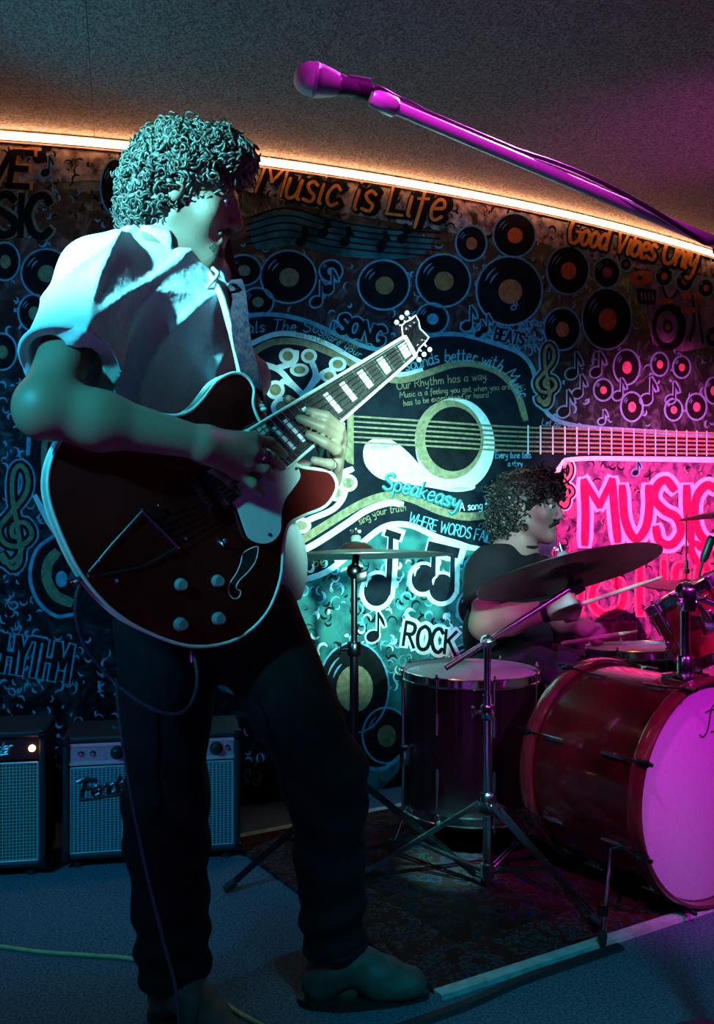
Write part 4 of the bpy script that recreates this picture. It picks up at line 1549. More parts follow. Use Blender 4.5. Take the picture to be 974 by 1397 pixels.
b.box(tl + Vector((0, -.036, 0)), Vector((.018, 0, .004)), Vector((0, .003, 0)), Vector((-.002, 0, .006)), .002)
b.build('boom_tilter', chrome, ride_st)
bend = P(782, 800, 2.58)
bd = (bend - tl).normalized()
MB().cyl(tl - bd * .135, bend, .0072, 14).build('boom_arm', mat('boom_chrome', (.8, .8, .82), .22, 1.0, bump=(60, .03)), ride_st)
RN = Vector((-0.13, 0.36, 0.92)).normalized()
RN = Vector((-0.20, 0.30, 0.93)).normalized()
rc_ = P(775, 781, 2.58)
b = MB()
b.ball(bend, .018, 14)
b.cyl(bend, rc_ - RN * .002, .009, 12)
b.box(bend + Vector((.012, -.01, 0)), Vector((.014, 0, .008)), Vector((0, .008, 0)), Vector((-.006, 0, .016)), .003)
b.build('cymbal_tilter', black_plastic, ride_st)
MB().cyl(rc_, rc_ + RN * .085, .004, 10).build('cymbal_rod', chrome, ride_st)
MB().lathe([(0, .022), (.010, .022), (.017, .016), (.017, 0), (0, 0)], rc_ + RN * .037, RN, 16).build('felt', mat('felt_grey', (.2, .2, .2), .95, bump=(200, .5)), ride_st)
b = MB().lathe([(0, .018), (.007, .018), (.009, 0), (0, 0)], rc_ + RN * .060, RN, 12)
b.box(rc_ + RN * .072, Vector((.02, 0, .004)), Vector((0, .003, 0)), RN * .007, .002)
b.build('wing_nut', chrome, ride_st)
cymbal('ride_cymbal', rc_, RN, .254, 'large dark bronze ride cymbal tilted in front of the drummer', bronze)

# ---- crash on straight stand behind the guitarist
cs = Vector((-0.008, 2.65, RUGZ))
crash_st = thing('cymbal_stand', cs, 'dark straight cymbal stand with tripod between guitarist and floor tom', 'cymbal stand')
MB().cyl((cs.x, cs.y, .035), (cs.x, cs.y, .60), .0125, 16).build('lower_tube', dark_metal, crash_st)
MB().cyl((cs.x, cs.y, .58), (cs.x, cs.y, .84), .009, 14).build('upper_tube', dark_metal, crash_st)
clamp(crash_st, Vector((cs.x, cs.y, .62)), .020, Vector((-1, -.3, 0)), dark_metal)
tripod(crash_st, cs, .25, .06, .36, [3.55, -.35, 1.6], dark_metal)
cc_ = P(486, 757, 2.65)
CN = Vector((-0.02, 0.08, 1.0)).normalized()
b = MB().ball((cs.x, cs.y, .835), .022, 14)
b.cyl((cs.x, cs.y, .83), cc_, .010, 12)
b.box(Vector((cs.x + .02, cs.y - .012, .82)), Vector((.016, 0, .004)), Vector((0, .006, 0)), Vector((0, 0, .014)), .003)
b.build('cymbal_tilter', dark_metal, crash_st)
MB().cyl(cc_, cc_ + CN * .075, .004, 10).build('cymbal_rod', chrome, crash_st)
b = MB().lathe([(0, .014), (.006, .014), (.009, 0), (0, 0)], cc_ + CN * .055, CN, 12)
b.box(cc_ + CN * .066, Vector((.016, 0, 0)), Vector((0, .003, 0)), CN * .006, .002)
b.build('wing_nut', chrome, crash_st)
MB().lathe([(0, .018), (.010, .018), (.015, .012), (.015, 0), (0, 0)], cc_ + CN * .037, CN, 14).build('felt', MATS['felt_grey'], crash_st)
cymbal('crash_cymbal', cc_, CN, .27, 'wide dark greenish crash cymbal seen edge on beside the guitarist', bronze)

# ---- hi-hat on the far side of the kit
hh = P(936, 800, 3.72)
hh.z = RUGZ
hat_st = thing('hi_hat_stand', hh, 'chrome hi-hat stand with thin upper rod behind the rack tom', 'cymbal stand')
zh = P(0, 798, 3.72).z
MB().cyl((hh.x, hh.y, .04), (hh.x, hh.y, zh - .0365), .0125, 14).build('tube', chrome, hat_st)
MB().cyl((hh.x, hh.y, zh - .05), (hh.x, hh.y, zh + .29), .0035, 10).build('pull_rod', chrome, hat_st)
MB().lathe([(0, .05), (.008, .05), (.009, .02), (.013, .018), (.013, 0), (0, 0)], (hh.x, hh.y, zh + .045), (0, 0, 1), 14).build('clutch', chrome, hat_st)
tripod(hat_st, hh, .28, .06, .28, [.6, 2.7, 4.8])
b = MB()
b.box((hh.x + N.x * -.1, hh.y + N.y * -.1, .05), N * .13, N.cross(Vector((0, 0, 1))) * .04, Vector((0, 0, .006)), .003)
b.build('foot_pedal', chrome, hat_st)
cymbal('hi_hat_cymbal', Vector((hh.x, hh.y, zh)), Vector((.02, -.05, 1)), .178, 'upper hi-hat cymbal of the pair on the thin rod stand', bronze, 'hi-hat pair')
cymbal('hi_hat_cymbal', Vector((hh.x, hh.y, zh - .012)), Vector((-.02, .05, -1)), .178, 'lower hi-hat cymbal of the pair on the thin rod stand', bronze, 'hi-hat pair')

# ---- far crash at the right edge
fcx = P(1008, 697, 3.30)
crash2 = thing('cymbal_stand', (fcx.x, fcx.y, RUGZ), 'chrome straight cymbal stand on the far side of the toms', 'cymbal stand')
MB().cyl((fcx.x, fcx.y, .04), (fcx.x, fcx.y, .6), .0125, 14).build('lower_tube', chrome, crash2)
MB().cyl((fcx.x, fcx.y, .58), (fcx.x, fcx.y, fcx.z + .014), .008, 14).build('upper_tube', chrome, crash2)
fcn = Vector((-.12, .10, 1)).normalized()
MB().cyl(fcx + fcn * .012, fcx + fcn * .075, .0036, 10).build('cymbal_rod', chrome, crash2)
MB().lathe([(0, .014), (.009, .014), (.013, .010), (.013, 0), (0, 0)], fcx + fcn * .028, fcn, 14).build('felt', MATS['felt_grey'], crash2)
b = MB().lathe([(0, .014), (.006, .014), (.009, 0), (0, 0)], fcx + fcn * .043, fcn, 12)
b.box(fcx + fcn * .053, Vector((.016, 0, 0)), Vector((0, .003, 0)), fcn * .006, .002)
b.build('wing_nut', chrome, crash2)
clamp(crash2, Vector((fcx.x, fcx.y, .60)), .02)
tripod(crash2, fcx, .27, .06, .28, [.2, 2.3, 4.4])
cymbal('crash_cymbal', fcx, Vector((-.12, .10, 1)).normalized(), .20, 'smaller crash cymbal above the toms near the pink lit wall', bronze)

# ---- snare on its stand
sn = P(876, 887, 3.12)
snare = thing('snare_drum', sn - Vector((0, 0, .13)), 'shallow dark snare drum in front of the drummer under his sticks', 'drum')
SA = Vector((-.03, .05, 1)).normalized()
drum(snare, sn - SA * .13, SA, .178, .13, 8, shell_black, chrome, lugL=.04, lug_h=(.5, .52), phase=.1)
sst = thing('snare_stand', (sn.x, sn.y, RUGZ), 'chrome basket stand holding the snare drum behind the bass drum', 'drum stand')
zb = sn.z - .155
MB().cyl((sn.x, sn.y, .04), (sn.x, sn.y, zb - .03), .0125, 14).build('tube', chrome, sst)
tripod(sst, sn, .20, .05, .22, [1.70, 3.80, 5.90])
for k in range(3):
    a = .9 + k * 2.094
    o = Vector((math.cos(a), math.sin(a), 0))
    q = Vector((sn.x, sn.y, zb))
    MB().tube([q - Vector((0, 0, .03)), q + o * .185 + Vector((0, 0, -.004)), q + o * .200 + Vector((0, 0, .04))], .006, 8).build('basket_arm', chrome, sst)

# ---- drum throne
th_c = Vector((0.545, 3.30, RUGZ))
throne = thing('drum_throne', th_c, 'round black padded drum stool under the drummer', 'stool')
MB().lathe([(0, .05), (.13, .05), (.155, .035), (.16, .01), (.15, -.015), (0, -.015)], (th_c.x, th_c.y, .36), (0, 0, 1), 32).build('seat', mat('throne_vinyl', (.02, .02, .022), .4, bump=(80, .2)), throne)
MB().cyl((th_c.x, th_c.y, .05), (th_c.x, th_c.y, .345), .014, 14).build('post', chrome, throne)
tripod(throne, th_c, .22, .06, .20, [.3, 2.4, 4.5])

# ---- microphone near the hi-hat
dm = P(965, 748, 3.45)
dms = thing('drum_microphone', (dm.x + .03, dm.y, dm.z - .06), 'small dark purple lit microphone clipped above the tom rim', 'microphone')
MB().lathe([(0, .10), (.012, .10), (.015, .09), (.015, .02), (.009, 0), (0, 0)], dm - Vector((.018, 0, .05)), Vector((.35, 0, .93)), 16).build('body', black_plastic, dms)
MB().tube([dm - Vector((.018, 0, .05)), dm - Vector((.03, 0, .10)), Vector((fcx.x - .035, fcx.y + .03, .715)), Vector((fcx.x - .014, fcx.y + .006, .705))], .005, 8).build('gooseneck', black_plastic, dms)
MB().lathe([(.0082, .010), (.014, .010), (.015, .006), (.015, -.006), (.014, -.010), (.0082, -.010)], (fcx.x, fcx.y, .705), (0, 0, 1), 18, True).build('clamp', black_plastic, dms)

# ================================================================== MICROPHONE AND STAND IN FRONT
mb0, mb1 = P(508, 134, 1.505), P(992, 338, 1.73)
bdir = (mb1 - mb0).normalized()
mbase = Vector((mb1.x, mb1.y + .0, 0))
mst = thing('microphone_stand', mbase, 'chrome boom microphone stand with round base standing on the front carpet', 'microphone stand')
MB().lathe([(0, .030), (.03, .030), (.045, .022), (.125, .012), (.13, .006), (.13, 0), (0, 0)], mbase, (0, 0, 1), 40).build('base', mat('cast_iron', (.02, .02, .022), .5, .3, bump=(60, .2)), mst)
MB().cyl(mbase + Vector((0, 0, .02)), mbase + Vector((0, 0, 1.0)), .0125, 16).build('lower_tube', chrome, mst)
MB().cyl(mbase + Vector((0, 0, .98)), Vector((mb1.x, mb1.y, mb1.z - .01)), .009, 16).build('upper_tube', chrome, mst)
MB().lathe([(0, .03), (.016, .03), (.018, .02), (.018, -.03), (0, -.03)], mbase + Vector((0, 0, .99)), (0, 0, 1), 16).build('height_clamp', black_plastic, mst)
MB().ball(mb1, .026, 14).build('boom_clutch', black_plastic, mst)
boom_m = mat('boom_satin', (.80, .80, .82), .26, 0.6, bump=(40, .04))
MB().cyl(mb0 + bdir * .01, mb1 + bdir * .25, .0105, 20).build('boom_arm', boom_m, mst)
MB().lathe([(0, .0), (.020, .0), (.023, .02), (.023, .10), (.018, .12), (0, .12)], mb1 + bdir * .22, bdir, 18).build('counterweight', black_rubber, mst)
MB().lathe([(0, -.022), (.013, -.022), (.016, -.016), (.016, .018), (.013, .022), (0, .022)], mb0 + bdir * .020, bdir, 18).build('boom_end', boom_m, mst)
# mic clip and microphone (head end towards picture left)
mh = P(424, 108, 1.475)
mt = P(512, 126, 1.50)
md = (mt - mh).normalized()
clip = MB()
clip.tube([mb0 - bdir * .03, P(492, 124, 1.50)], [.011, .012], 12)
clip.lathe([(.0135, 0), (.0165, 0), (.0175, .035), (.0145, .035)], P(474, 117, 1.492), md, 18, True)
clip.build('microphone_clip', black_plastic, mst)
mic = thing('vocal_microphone', mh, 'handheld vocal microphone with wire mesh head clipped to the boom', 'microphone')
MB().lathe([(0, -.026), (.012, -.0245), (.020, -.018), (.0245, -.008), (.0255, .003)], mh, md, 28).build('mesh_head', mat('mesh_metal', (.70, .70, .71), .38, .5, bump=(900, 1.0, .003)), mic)
MB().lathe([(.0258, .002), (.0268, .003), (.0268, .008), (.0258, .009), (.0245, .016), (.020, .036), (.0165, .044)], mh, md, 28).build('head_collar', mat('mic_collar', (.40, .40, .41), .35, .5, bump=(80, .05)), mic)
MB().lathe([(.0165, .044), (.0172, .047), (.0155, .052), (.0135, .074), (.0118, .088), (.0095, .091), (0, .091)], mh, md, 24).build('handle', mat('mic_grip', (.10, .10, .105), .35, .6, bump=(150, .1)), mic)
# cable: runs along the boom, then winds under it
e0 = mh + md * .091
cp = [e0 - md * .002, e0 + md * .018 + Vector((0, -.004, .006))]
up = Vector((0, 0, 1)) - bdir * bdir.z
up.normalize()
sd = bdir.cross(up)
L = (mb1 - mb0).length
for i in range(26):
    t = .06 + .86 * i / 25
    ph = 0.35 - max(0, t - .38) * 5.2
    cp.append(mb0 + bdir * (L * t) + (up * math.cos(ph) - sd * math.sin(ph)) * (.0165 + (.006 if t < .12 else .002)))
cp += [mb1 + Vector((-.01, -.045, -.03)), mb1 + Vector((.015, -.050, -.3)), mb1 + Vector((.02, -.055, -.8)), Vector((mb1.x + .05, mb1.y - .12, .10)), Vector((mb1.x + .12, mb1.y - .20, .006)), Vector((mb1.x + .35, mb1.y - .30, .0045)), Vector((mb1.x + .8, mb1.y - .4, .0045))]
cp = [Vector((p.x, p.y, max(p.z, .0043))) for p in catmull(cp, 5)]
MB().tube(cp, .0042, 10).build('microphone_cable', mat('mic_cable', (.03, .03, .032), .25, bump=(80, .05)), label='black cable wound along the boom of the microphone stand', cat='cable')

# ================================================================== ELECTRIC GUITAR
GC = P(235, 690, 1.74)
GN = Vector((0.5, -0.866, 0.0)).normalized()


def G(px, py, off=0.0):
    """pixel -> point on the guitar's top plane, then off along its normal"""
    d = Vector(((px - CX) / F, 1.0, (CY - py) / F))
    o = Vector((0, 0, CAMZ))
    t = (GC - o).dot(GN) / d.dot(GN)
    return o + d * t + GN * off


maho = mat('guitar_cherry', (0.11, 0.008, 0.008), 0.16, noise=(5, .55), coat=1.0)
cream = mat('binding_cream', (0.72, 0.74, 0.68), 0.4, noise=(60, .1))
gtr = thing('electric_guitar', G(110, 790), 'dark cherry semi-hollow electric guitar with pale binding held by the standing guitarist', 'guitar')
outl = [(361, 583), (352, 571), (345, 551), (346, 530), (336, 514), (318, 509), (296, 520), (276, 545), (260, 560), (238, 567), (205, 563), (165, 556), (125, 566), (92, 590), (72, 622),
        (65, 665), (78, 715), (112, 785), (160, 838), (216, 869), (268, 882), (322, 872), (362, 838), (382, 790), (386, 745), (393, 717), (412, 704), (444, 690), (459, 665), (451, 645), (431, 640),
        (412, 637), (398, 628)]
oc = [(v.x, v.y) for v in catmull([(x, y, 0) for x, y in outl], 4, True)]
D = 0.046
nO = len(oc)
tri = tessellate_polygon([[Vector((x, y, 0)) for x, y in oc]])
b = MB()
cxm, cym = 235, 700
ring_off = [(0.0, 1.0), (-.006, 1.0), (-D + .006, 1.0), (-D, .985)]
vs, fs = [], []
for off, sc in ring_off:
    for x, y in oc:
        vs.append(G(cxm + (x - cxm) * sc, cym + (y - cym) * sc, off))
for r_ in range(3):
    for i in range(nO):
        j = (i + 1) % nO
        fs.append((r_ * nO + i, r_ * nO + j, r_ * nO + nO + j, r_ * nO + nO + i))
fs += [tuple(t) for t in tri] + [tuple(3 * nO + i for i in reversed(t)) for t in tri]
b.add(vs, fs)
body = b.build('body', maho, gtr)
# arched top: a slightly domed plate
dome = MB()
vs, fs = [], []
lv = [1.0, .9, .75, .55, .3]
for s in lv:
    h = .0015 + .010 * (1 - s ** 2.4)
    for x, y in oc:
        vs.append(G(cxm + (x - cxm) * s * .992, cym + (y - cym) * s * .992, h))
for r_ in range(len(lv) - 1):
    for i in range(nO):
        j = (i + 1) % nO
        fs.append((r_ * nO + i, r_ * nO + j, r_ * nO + nO + j, r_ * nO + nO + i))
fs.append(tuple((len(lv) - 1) * nO + i for i in range(nO)))
dome.add(vs, fs).build('arched_top', maho, gtr)
MB().tube([G(x, y, .0012) for x, y in oc], .0034, 8, closed=True).build('binding', cream, gtr)
MB().tube([G(x, y, -D + .002) for x, y in oc], .0028, 6, closed=True).build('binding', cream, gtr)
# pickguard
pg = [(393, 628), (404, 648), (396, 664), (383, 682), (378, 704), (377, 724), (366, 738), (350, 741), (334, 734), (326, 716), (318, 694), (303, 672), (330, 652), (352, 634), (374, 610)]
pgs = [(v.x, v.y) for v in catmull([(x, y, 0) for x, y in pg], 3, True)]
MB().prism([G(x, y, .0195) for x, y in pgs], [G(x, y, .0165) for x, y in pgs]).build('pickguard', mat('pickguard_white', (.66, .70, .70), .3, noise=(20, .06)), gtr, smooth=False)
for x, y in ((362, 729), (398, 640)):
    MB().lathe([(0, .002), (.003, .0015), (.004, 0), (0, 0)], G(x, y, .0195), GN, 10).build('screw', chrome, gtr)
# string axis directions in the guitar plane
nutc, brg = G(550, 470), G(292, 661)
tdir = (nutc - brg).normalized()
sdir = GN.cross(tdir).normalized()
if sdir.z < 0:
    sdir = -sdir
# pickup frames
for px, py, m_ in ((345, 600, cream), (306, 684, None)):
    pass
pk = MB().box(G(338, 622, .019), tdir * .018, sdir * .040, GN * .006, .003).build('pickup', chrome, gtr)
MB().box(G(338, 622, .014), tdir * .023, sdir * .046, GN * .005, .002).build('pickup_ring', cream, gtr)
pk = MB().box(G(299, 660, .021), tdir * .018, sdir * .038, GN * .007, .003).build('pickup', chrome, gtr)
MB().box(G(299, 660, .014), tdir * .023, sdir * .045, GN * .005, .002).build('pickup_ring', black_plastic, gtr)
MB().box(G(349, 588, .018), tdir * .016, sdir * .012, GN * .002, .001).build('pickup_corner', cream, gtr)
# bridge with saddles
bm_ = MB().box(G(270, 676, .022), tdir * .007, sdir * .040, GN * .005, .002).build('bridge', dark_metal, gtr)
for k in range(6):
    MB().box(G(270, 676, .028) + sdir * (.0095 * (k - 2.5)), tdir * .005, sdir * .0035, GN * .003, .001).build('saddle', chrome, bm_)
# trapeze tailpiece
tp = MB()
tp.tube([G(190, 697, .018), G(214, 721, .02), G(239, 746, .018)], .0045, 8)
tp.tube([G(190, 697, .018), G(150, 742, .013), G(120, 780, .006)], .0022, 6)
tp.tube([G(239, 746, .018), G(190, 773, .013), G(125, 786, .006)], .0022, 6)
tl_ = tp.build('tailpiece', dark_metal, gtr)
for x, y in ((190, 696), (212, 690), (239, 746), (249, 734), (133, 765), (118, 784), (157, 792)):
    MB().ball(G(x, y, .019 if x > 160 else .012), .0035, 8).build('screw', chrome, tl_)
# fingerboard
fb_q = [G(333, 588, .020), G(545, 461, .018), G(560, 488, .018), G(386, 640, .020)]
MB().prism(fb_q, [p - GN * .007 for p in fb_q]).build('fingerboard', mat('rosewood', (.018, .012, .010), .45, noise=(40, .4), bump=(120, .2)), gtr, smooth=False)
MB().tube([fb_q[0], fb_q[1]], .0032, 8).build('neck_binding', cream, gtr)
MB().tube([fb_q[3], fb_q[2]], .0030, 8).build('neck_binding', cream, gtr)
MB().tube([fb_q[0], fb_q[3]], .0028, 8).build('neck_binding', cream, gtr)


def fbp(t, s, off=0.0):
    """t 0 body .. 1 nut, s 0 upper .. 1 lower"""
    return fb_q[0].lerp(fb_q[1], t).lerp(fb_q[3].lerp(fb_q[2], t), s) + GN * off


tot = 1 - 2 ** (-20 / 12)
ft = [1 - (1 - 2 ** (-i / 12)) / tot for i in range(0, 21)]
for t in ft[1:]:
    MB().tube([fbp(t, .03, .0008), fbp(t, .97, .0008)], .0010, 6).build('fret', chrome, gtr)
inl = mat('inlay_pearl', (.80, .84, .82), .25, noise=(60, .12))
for k in (1, 3, 5, 7, 9, 12, 15, 17):
    t0, t1 = ft[k], ft[k - 1]
    a0, a1 = t0 + (t1 - t0) * .22, t0 + (t1 - t0) * .78
    top = [fbp(a0, .2, .0012), fbp(a1, .2, .0012), fbp(a1, .8, .0012), fbp(a0, .8, .0012)]
    MB().prism(top, [p - GN * .001 for p in top]).build('inlay', inl, gtr, smooth=False)
# neck back
nb, nf = [], []
for i in range(7):
    t = i / 6
    row = []
    for k in range(7):
        a = math.pi * k / 6
        row.append(fbp(t, .5 - .47 * math.cos(a), -.007 - .019 * math.sin(a)))
    nb += row
for i in range(6):
    for k in range(6):
        nf.append((i * 7 + k, i * 7 + k + 1, i * 7 + 8 + k, i * 7 + 7 + k))
nf += [tuple(range(7)), tuple(42 + k for k in reversed(range(7)))]
for i in range(6):
    nf.append((i * 7, i * 7 + 7, i * 7 + 13, i * 7 + 6))
MB().add(nb, nf).build('neck', maho, gtr)
MB().tube([fbp(1.0, -.02, .002), fbp(1.0, 1.02, .002)], .0045, 8).build('nut', cream, gtr)
# headstock
hs = [(545, 461), (543, 446), (549, 441), (560, 436), (567, 430), (572, 437), (575, 448), (581, 452), (590, 459), (583, 467), (574, 474), (570, 481), (560, 488)]
hp_ = [G(x, y, .012 - .0006 * (x - 545)) for x, y in hs]
MB().prism(hp_, [p - GN * .014 for p in hp_]).build('headstock', mat('headstock_black', (.012, .012, .013), .2, noise=(30, .3), coat=1.0), gtr, smooth=False)
MB().tube([p + GN * .001 for p in hp_], .0016, 6).build('headstock_binding', cream, gtr)
for i, ((x, y), (ox, oy)) in enumerate((((552, 449), (-7, -6)), ((559, 445), (-6, -8)), ((566, 440), (-5, -9)), ((565, 476), (6, 9)), ((572, 470), (7, 8)), ((580, 463), (8, 8)))):
    pg_ = MB().lathe([(0, .010), (.003, .010), (.003, .004), (.0055, .003), (.0055, 0), (0, 0)], G(x, y, .012 - .0006 * (x - 545)), GN, 12)
    o_ = pg_.build('tuner', chrome, gtr)
    q0, q1 = G(x + ox, y + oy, .004 - .0006 * (x - 545)), G(x + ox * 1.9, y + oy * 1.9, .004 - .0006 * (x - 545))
    kb = MB().cyl(G(x, y, .003 - .0006 * (x - 545)), q0, .002, 6)
    kb.ball(q1.lerp(q0, .4), .0055, 10)
    kb.build('tuner_key', cream, o_)
# strings
for k in range(6):
    s = .12 + .76 * k / 5
    e = fbp(1.0, s, .0045)
    a = G(270, 676, .032) + sdir * (.0095 * (2.5 - k))
    tpt = G(190 + 49 * (k + .5) / 6, 697 + 49 * (k + .5) / 6, .020)
    hx = ((552, 449), (559, 445), (566, 440), (580, 463), (572, 470), (565, 476))[k]
    MB().tube([tpt, a, fbp(.05, s, .008), e, G(hx[0], hx[1], .018 - .0006 * (hx[0] - 545))], .00075 + .00012 * (5 - k), 5).build('string', chrome, gtr)
# knobs, switch, f-hole
for x, y in ((244, 797), (294, 792), (245, 851), (296, 843)):
    MB().lathe([(0, .019), (.009, .019), (.0105, .016), (.0125, .002), (.014, 0), (0, 0)], G(x, y, .004), GN, 20).build('knob', mat('knob_smoke', (.30, .32, .34), .18, .3, noise=(40, .2), coat=.6), gtr)
sw = MB().lathe([(0, .005), (.008, .005), (.010, 0), (0, 0)], G(302, 744, .006), GN, 16)
sw.tube([G(302, 744, .010), G(300, 738, .022)], [.0025, .002], 8)
sw.ball(G(300, 737, .024), .005, 10)
sw.build('selector_switch', chrome, gtr)
fh = [(345, 746), (350, 748), (346, 766), (336, 780), (324, 792), (320, 802), (326, 806), (324, 814), (316, 816), (310, 808), (311, 796), (320, 782), (326, 768), (330, 754)]
fhs = [(v.x, v.y) for v in catmull([(x, y, 0) for x, y in fh], 3, True)]
MB().prism([G(x, y, .0078) for x, y in fhs], [G(x, y, .004) for x, y in fhs]).build('sound_hole', mat('hole_dark', (.004, .003, .003), .8, bump=(50, .1)), gtr, smooth=False)
MB().tube([G(x, y, .0078) for x, y in fhs], .0012, 6, closed=True).build('sound_hole_binding', cream, gtr)
fh2 = [(x - 2 * ((x - 235) * .0) - 0, y) for x, y in fh]
# strap buttons and strap
for x, y in ((350, 566), (112, 792)):
    MB().lathe([(0, .014), (.007, .014), (.004, .008), (.004, .002), (.007, 0), (0, 0)], G(x, y, -.022), (G(x, y) - G(235, 690)).normalized(), 12).build('strap_button', chrome, gtr)
strap_m = mat('strap_woven', (.09, .04, .05), .85, noise=(70, .8), bump=(180, .6), col2=(.02, .02, .04), spec=.1)

# ================================================================== THE GUITARIST
skin1 = mat('skin', (0.27, 0.17, 0.125), 0.5, noise=(14, .12), bump=(160, .12, .002))
uz = Vector((0, 0, 1))
sR = Vector((-0.75, -0.66, 0)).normalized()    # towards his right arm
fR = Vector((0.66, -0.75, 0)).normalized()     # chest direction


def chain(B, pts, rad, k=.012):
    for i in range(len(pts) - 1):
        B.rc(pts[i], pts[i + 1], rad[i], rad[i + 1], k)


def head_prims(B, c, f, u, sc=1.0):
    f = Vector(f).normalized()
    u = (Vector(u) - f * f.dot(Vector(u))).normalized()
    s = f.cross(u).normalized()
    A = (s, f, u)

    def L(x, y, z):
        return c + (s * x + f * y + u * z) * sc
    q = sc
    B.el(L(0, -.012, .035), (.076 * q, .097 * q, .092 * q), A, .02)
    B.el(L(0, .035, -.03), (.060 * q, .060 * q, .085 * q), A, .03)
    for e in (-1, 1):
        B.rc(L(e * .048, -.002, -.055), L(0, .070, -.098), .022 * q, .020 * q, .025)
        B.el(L(e * .040, .062, -.026), (.024 * q, .022 * q, .022 * q), A, .02)
        B.el(L(e * .078, -.008, -.008), (.009 * q, .019 * q, .032 * q), A, .008)
        B.el(L(e * .013, .103, -.036), (.008 * q, .010 * q, .007 * q), A, .006)
    B.el(L(0, .082, -.101), (.022 * q, .018 * q, .018 * q), A, .018)
    B.rc(L(-.036, .084, .022), L(.036, .084, .022), .011 * q, .011 * q, .018)
    B.rc(L(0, .095, .010), L(0, .114, -.028), .0085 * q, .0110 * q, .012)
    B.rc(L(-.016, .093, -.061), L(.016, .093, -.061), .0065 * q, .0065 * q, .006)
    B.rc(L(-.015, .091, -.073), L(.015, .091, -.073), .0075 * q, .0075 * q, .006)
    for e in (-1, 1):
        B.el(L(e * .031, .102, .002), (.015 * q, .014 * q, .010 * q), A, .010, sub=True)
    B.rc(L(-.020, .102, -.0665), L(.020, .102, -.0665), .0022 * q, .0022 * q, .004, sub=True)
    return L, A


g = Body()
ghc = P(256, 268, 1.93)
gf = Vector((0.955, 0.02, -0.27)).normalized()
GL_, GA = head_prims(g, ghc, gf, uz)
nb_ = P(228, 352, 1.95)
g.rc(GL_(0, -.030, -.06), nb_, .052, .058, .03)
rsh, lsh = P(130, 380, 1.805), P(262, 385, 2.08)
g.el(P(222, 440, 1.95), (.165, .105, .18), (sR, fR, uz), .05)
g.el(P(258, 640, 1.975), (.145, .085, .24), (sR, fR, uz), .05)
g.el(P(290, 820, 1.985), (.160, .085, .12), (sR, fR, uz), .05)
g.rc(rsh, nb_, .055, .05, .04)
g.rc(lsh, nb_, .055, .05, .04)
relb, rwr = P(62, 556, 1.600), P(274, 604, 1.690)
g.rc(rsh, relb, .052, .044, .03)
fm = relb.lerp(rwr, .33)
g.rc(relb, fm + Vector((0, 0, -.003)), .046, .047, .03)
g.rc(fm, rwr, .047, .029, .03)
g.el(relb + Vector((-.006, 0, -.002)), (.042, .042, .048), None, .02)
# right hand: palm and five fingers over the strings
kn = [P(346, 598, 1.735), P(346, 616, 1.728), P(338, 632, 1.730), P(326, 646, 1.738)]
for i, kk in enumerate(kn):
    g.rc(rwr.lerp(kn[i], .12), kk, .024, .0125, .02)
chain(g, [kn[0], P(368, 604, 1.770), P(388, 620, 1.822)], [.0118, .0105, .0085], .006)
chain(g, [kn[1], P(370, 624, 1.755), P(385, 637, 1.800)], [.0120, .0105, .0085], .006)
chain(g, [kn[2], P(362, 640, 1.745), P(372, 652, 1.785)], [.0115, .0100, .0082], .006)
chain(g, [kn[3], P(346, 660, 1.742), P(358, 674, 1.772)], [.0105, .0092, .0076], .006)
chain(g, [rwr.lerp(kn[1], .30) + Vector((0, .012, -.012)), P(322, 640, 1.746), P(348, 646, 1.774), P(370, 636, 1.806)], [.019, .015, .012, .009], .008)
# left arm behind the guitar, hand round the neck
lelb, lwr = Vector((-0.205, 2.16, 1.10)), P(444, 655, 2.005)
g.rc(lsh, lelb, .050, .043, .03)
g.rc(lelb, lwr, .044, .028, .03)
lk = [P(463, 589, 1.945), P(463, 601, 1.945), P(462, 618, 1.945), P(456, 638, 1.945)]
for i, kk in enumerate(lk):
    g.rc(lwr + Vector((0, 0, .01)), kk, .024, .0125, .02)
chain(g, [lk[0], P(463, 584, 1.885), P(444, 568, 1.852), P(422, 561, 1.844)], [.0122, .0116, .0108, .0088], .005)
chain(g, [lk[1], P(460, 596, 1.878), P(440, 583, 1.846), P(409, 571, 1.834)], [.0125, .0120, .0110, .0090], .005)
chain(g, [lk[2], P(458, 613, 1.875), P(443, 604, 1.846), P(421, 593, 1.838)], [.0120, .0115, .0105, .0088], .005)
chain(g, [lk[3], P(450, 633, 1.880), P(428, 628, 1.864)], [.0110, .0100, .0082], .005)
chain(g, [lwr.lerp(lk[0], .4), P(424, 575, 1.965), P(404, 554, 1.932), P(392, 545, 1.908)], [.018, .015, .0125, .010], .006)
# legs under the trousers
hR, kR, aR = P(228, 850, 1.93), P(226, 1120, 1.83), P(238, 1330, 1.86)
hL, kL, aL = P(345, 850, 1.99), P(444, 1060, 1.90), P(456, 1284, 1.945)
for h, k_, a in ((hR, kR, aR), (hL, kL, aL)):
    g.rc(h, k_, .078, .055, .04)
    g.rc(k_, a, .055, .038, .03)
V, Fc = g.mesh(.0048)
person1 = thing('person', (hL.x - .1, 1.92, 0.0), 'standing guitarist with curly hair and pale short-sleeved shirt bending over the guitar', 'person')
mesh_obj('body', V, Fc, skin1, person1)

# right hand ring and pick
MB().torus(kn[1].lerp(P(370, 624, 1.755), .45), P(370, 624, 1.755) - kn[1], .0118, .0022, 20, 6).build('ring', chrome, person1)
MB().torus(lk[3].lerp(P(450, 633, 1.880), .80), P(450, 633, 1.880) - lk[3], .0105, .0022, 20, 6).build('ring', chrome, person1)

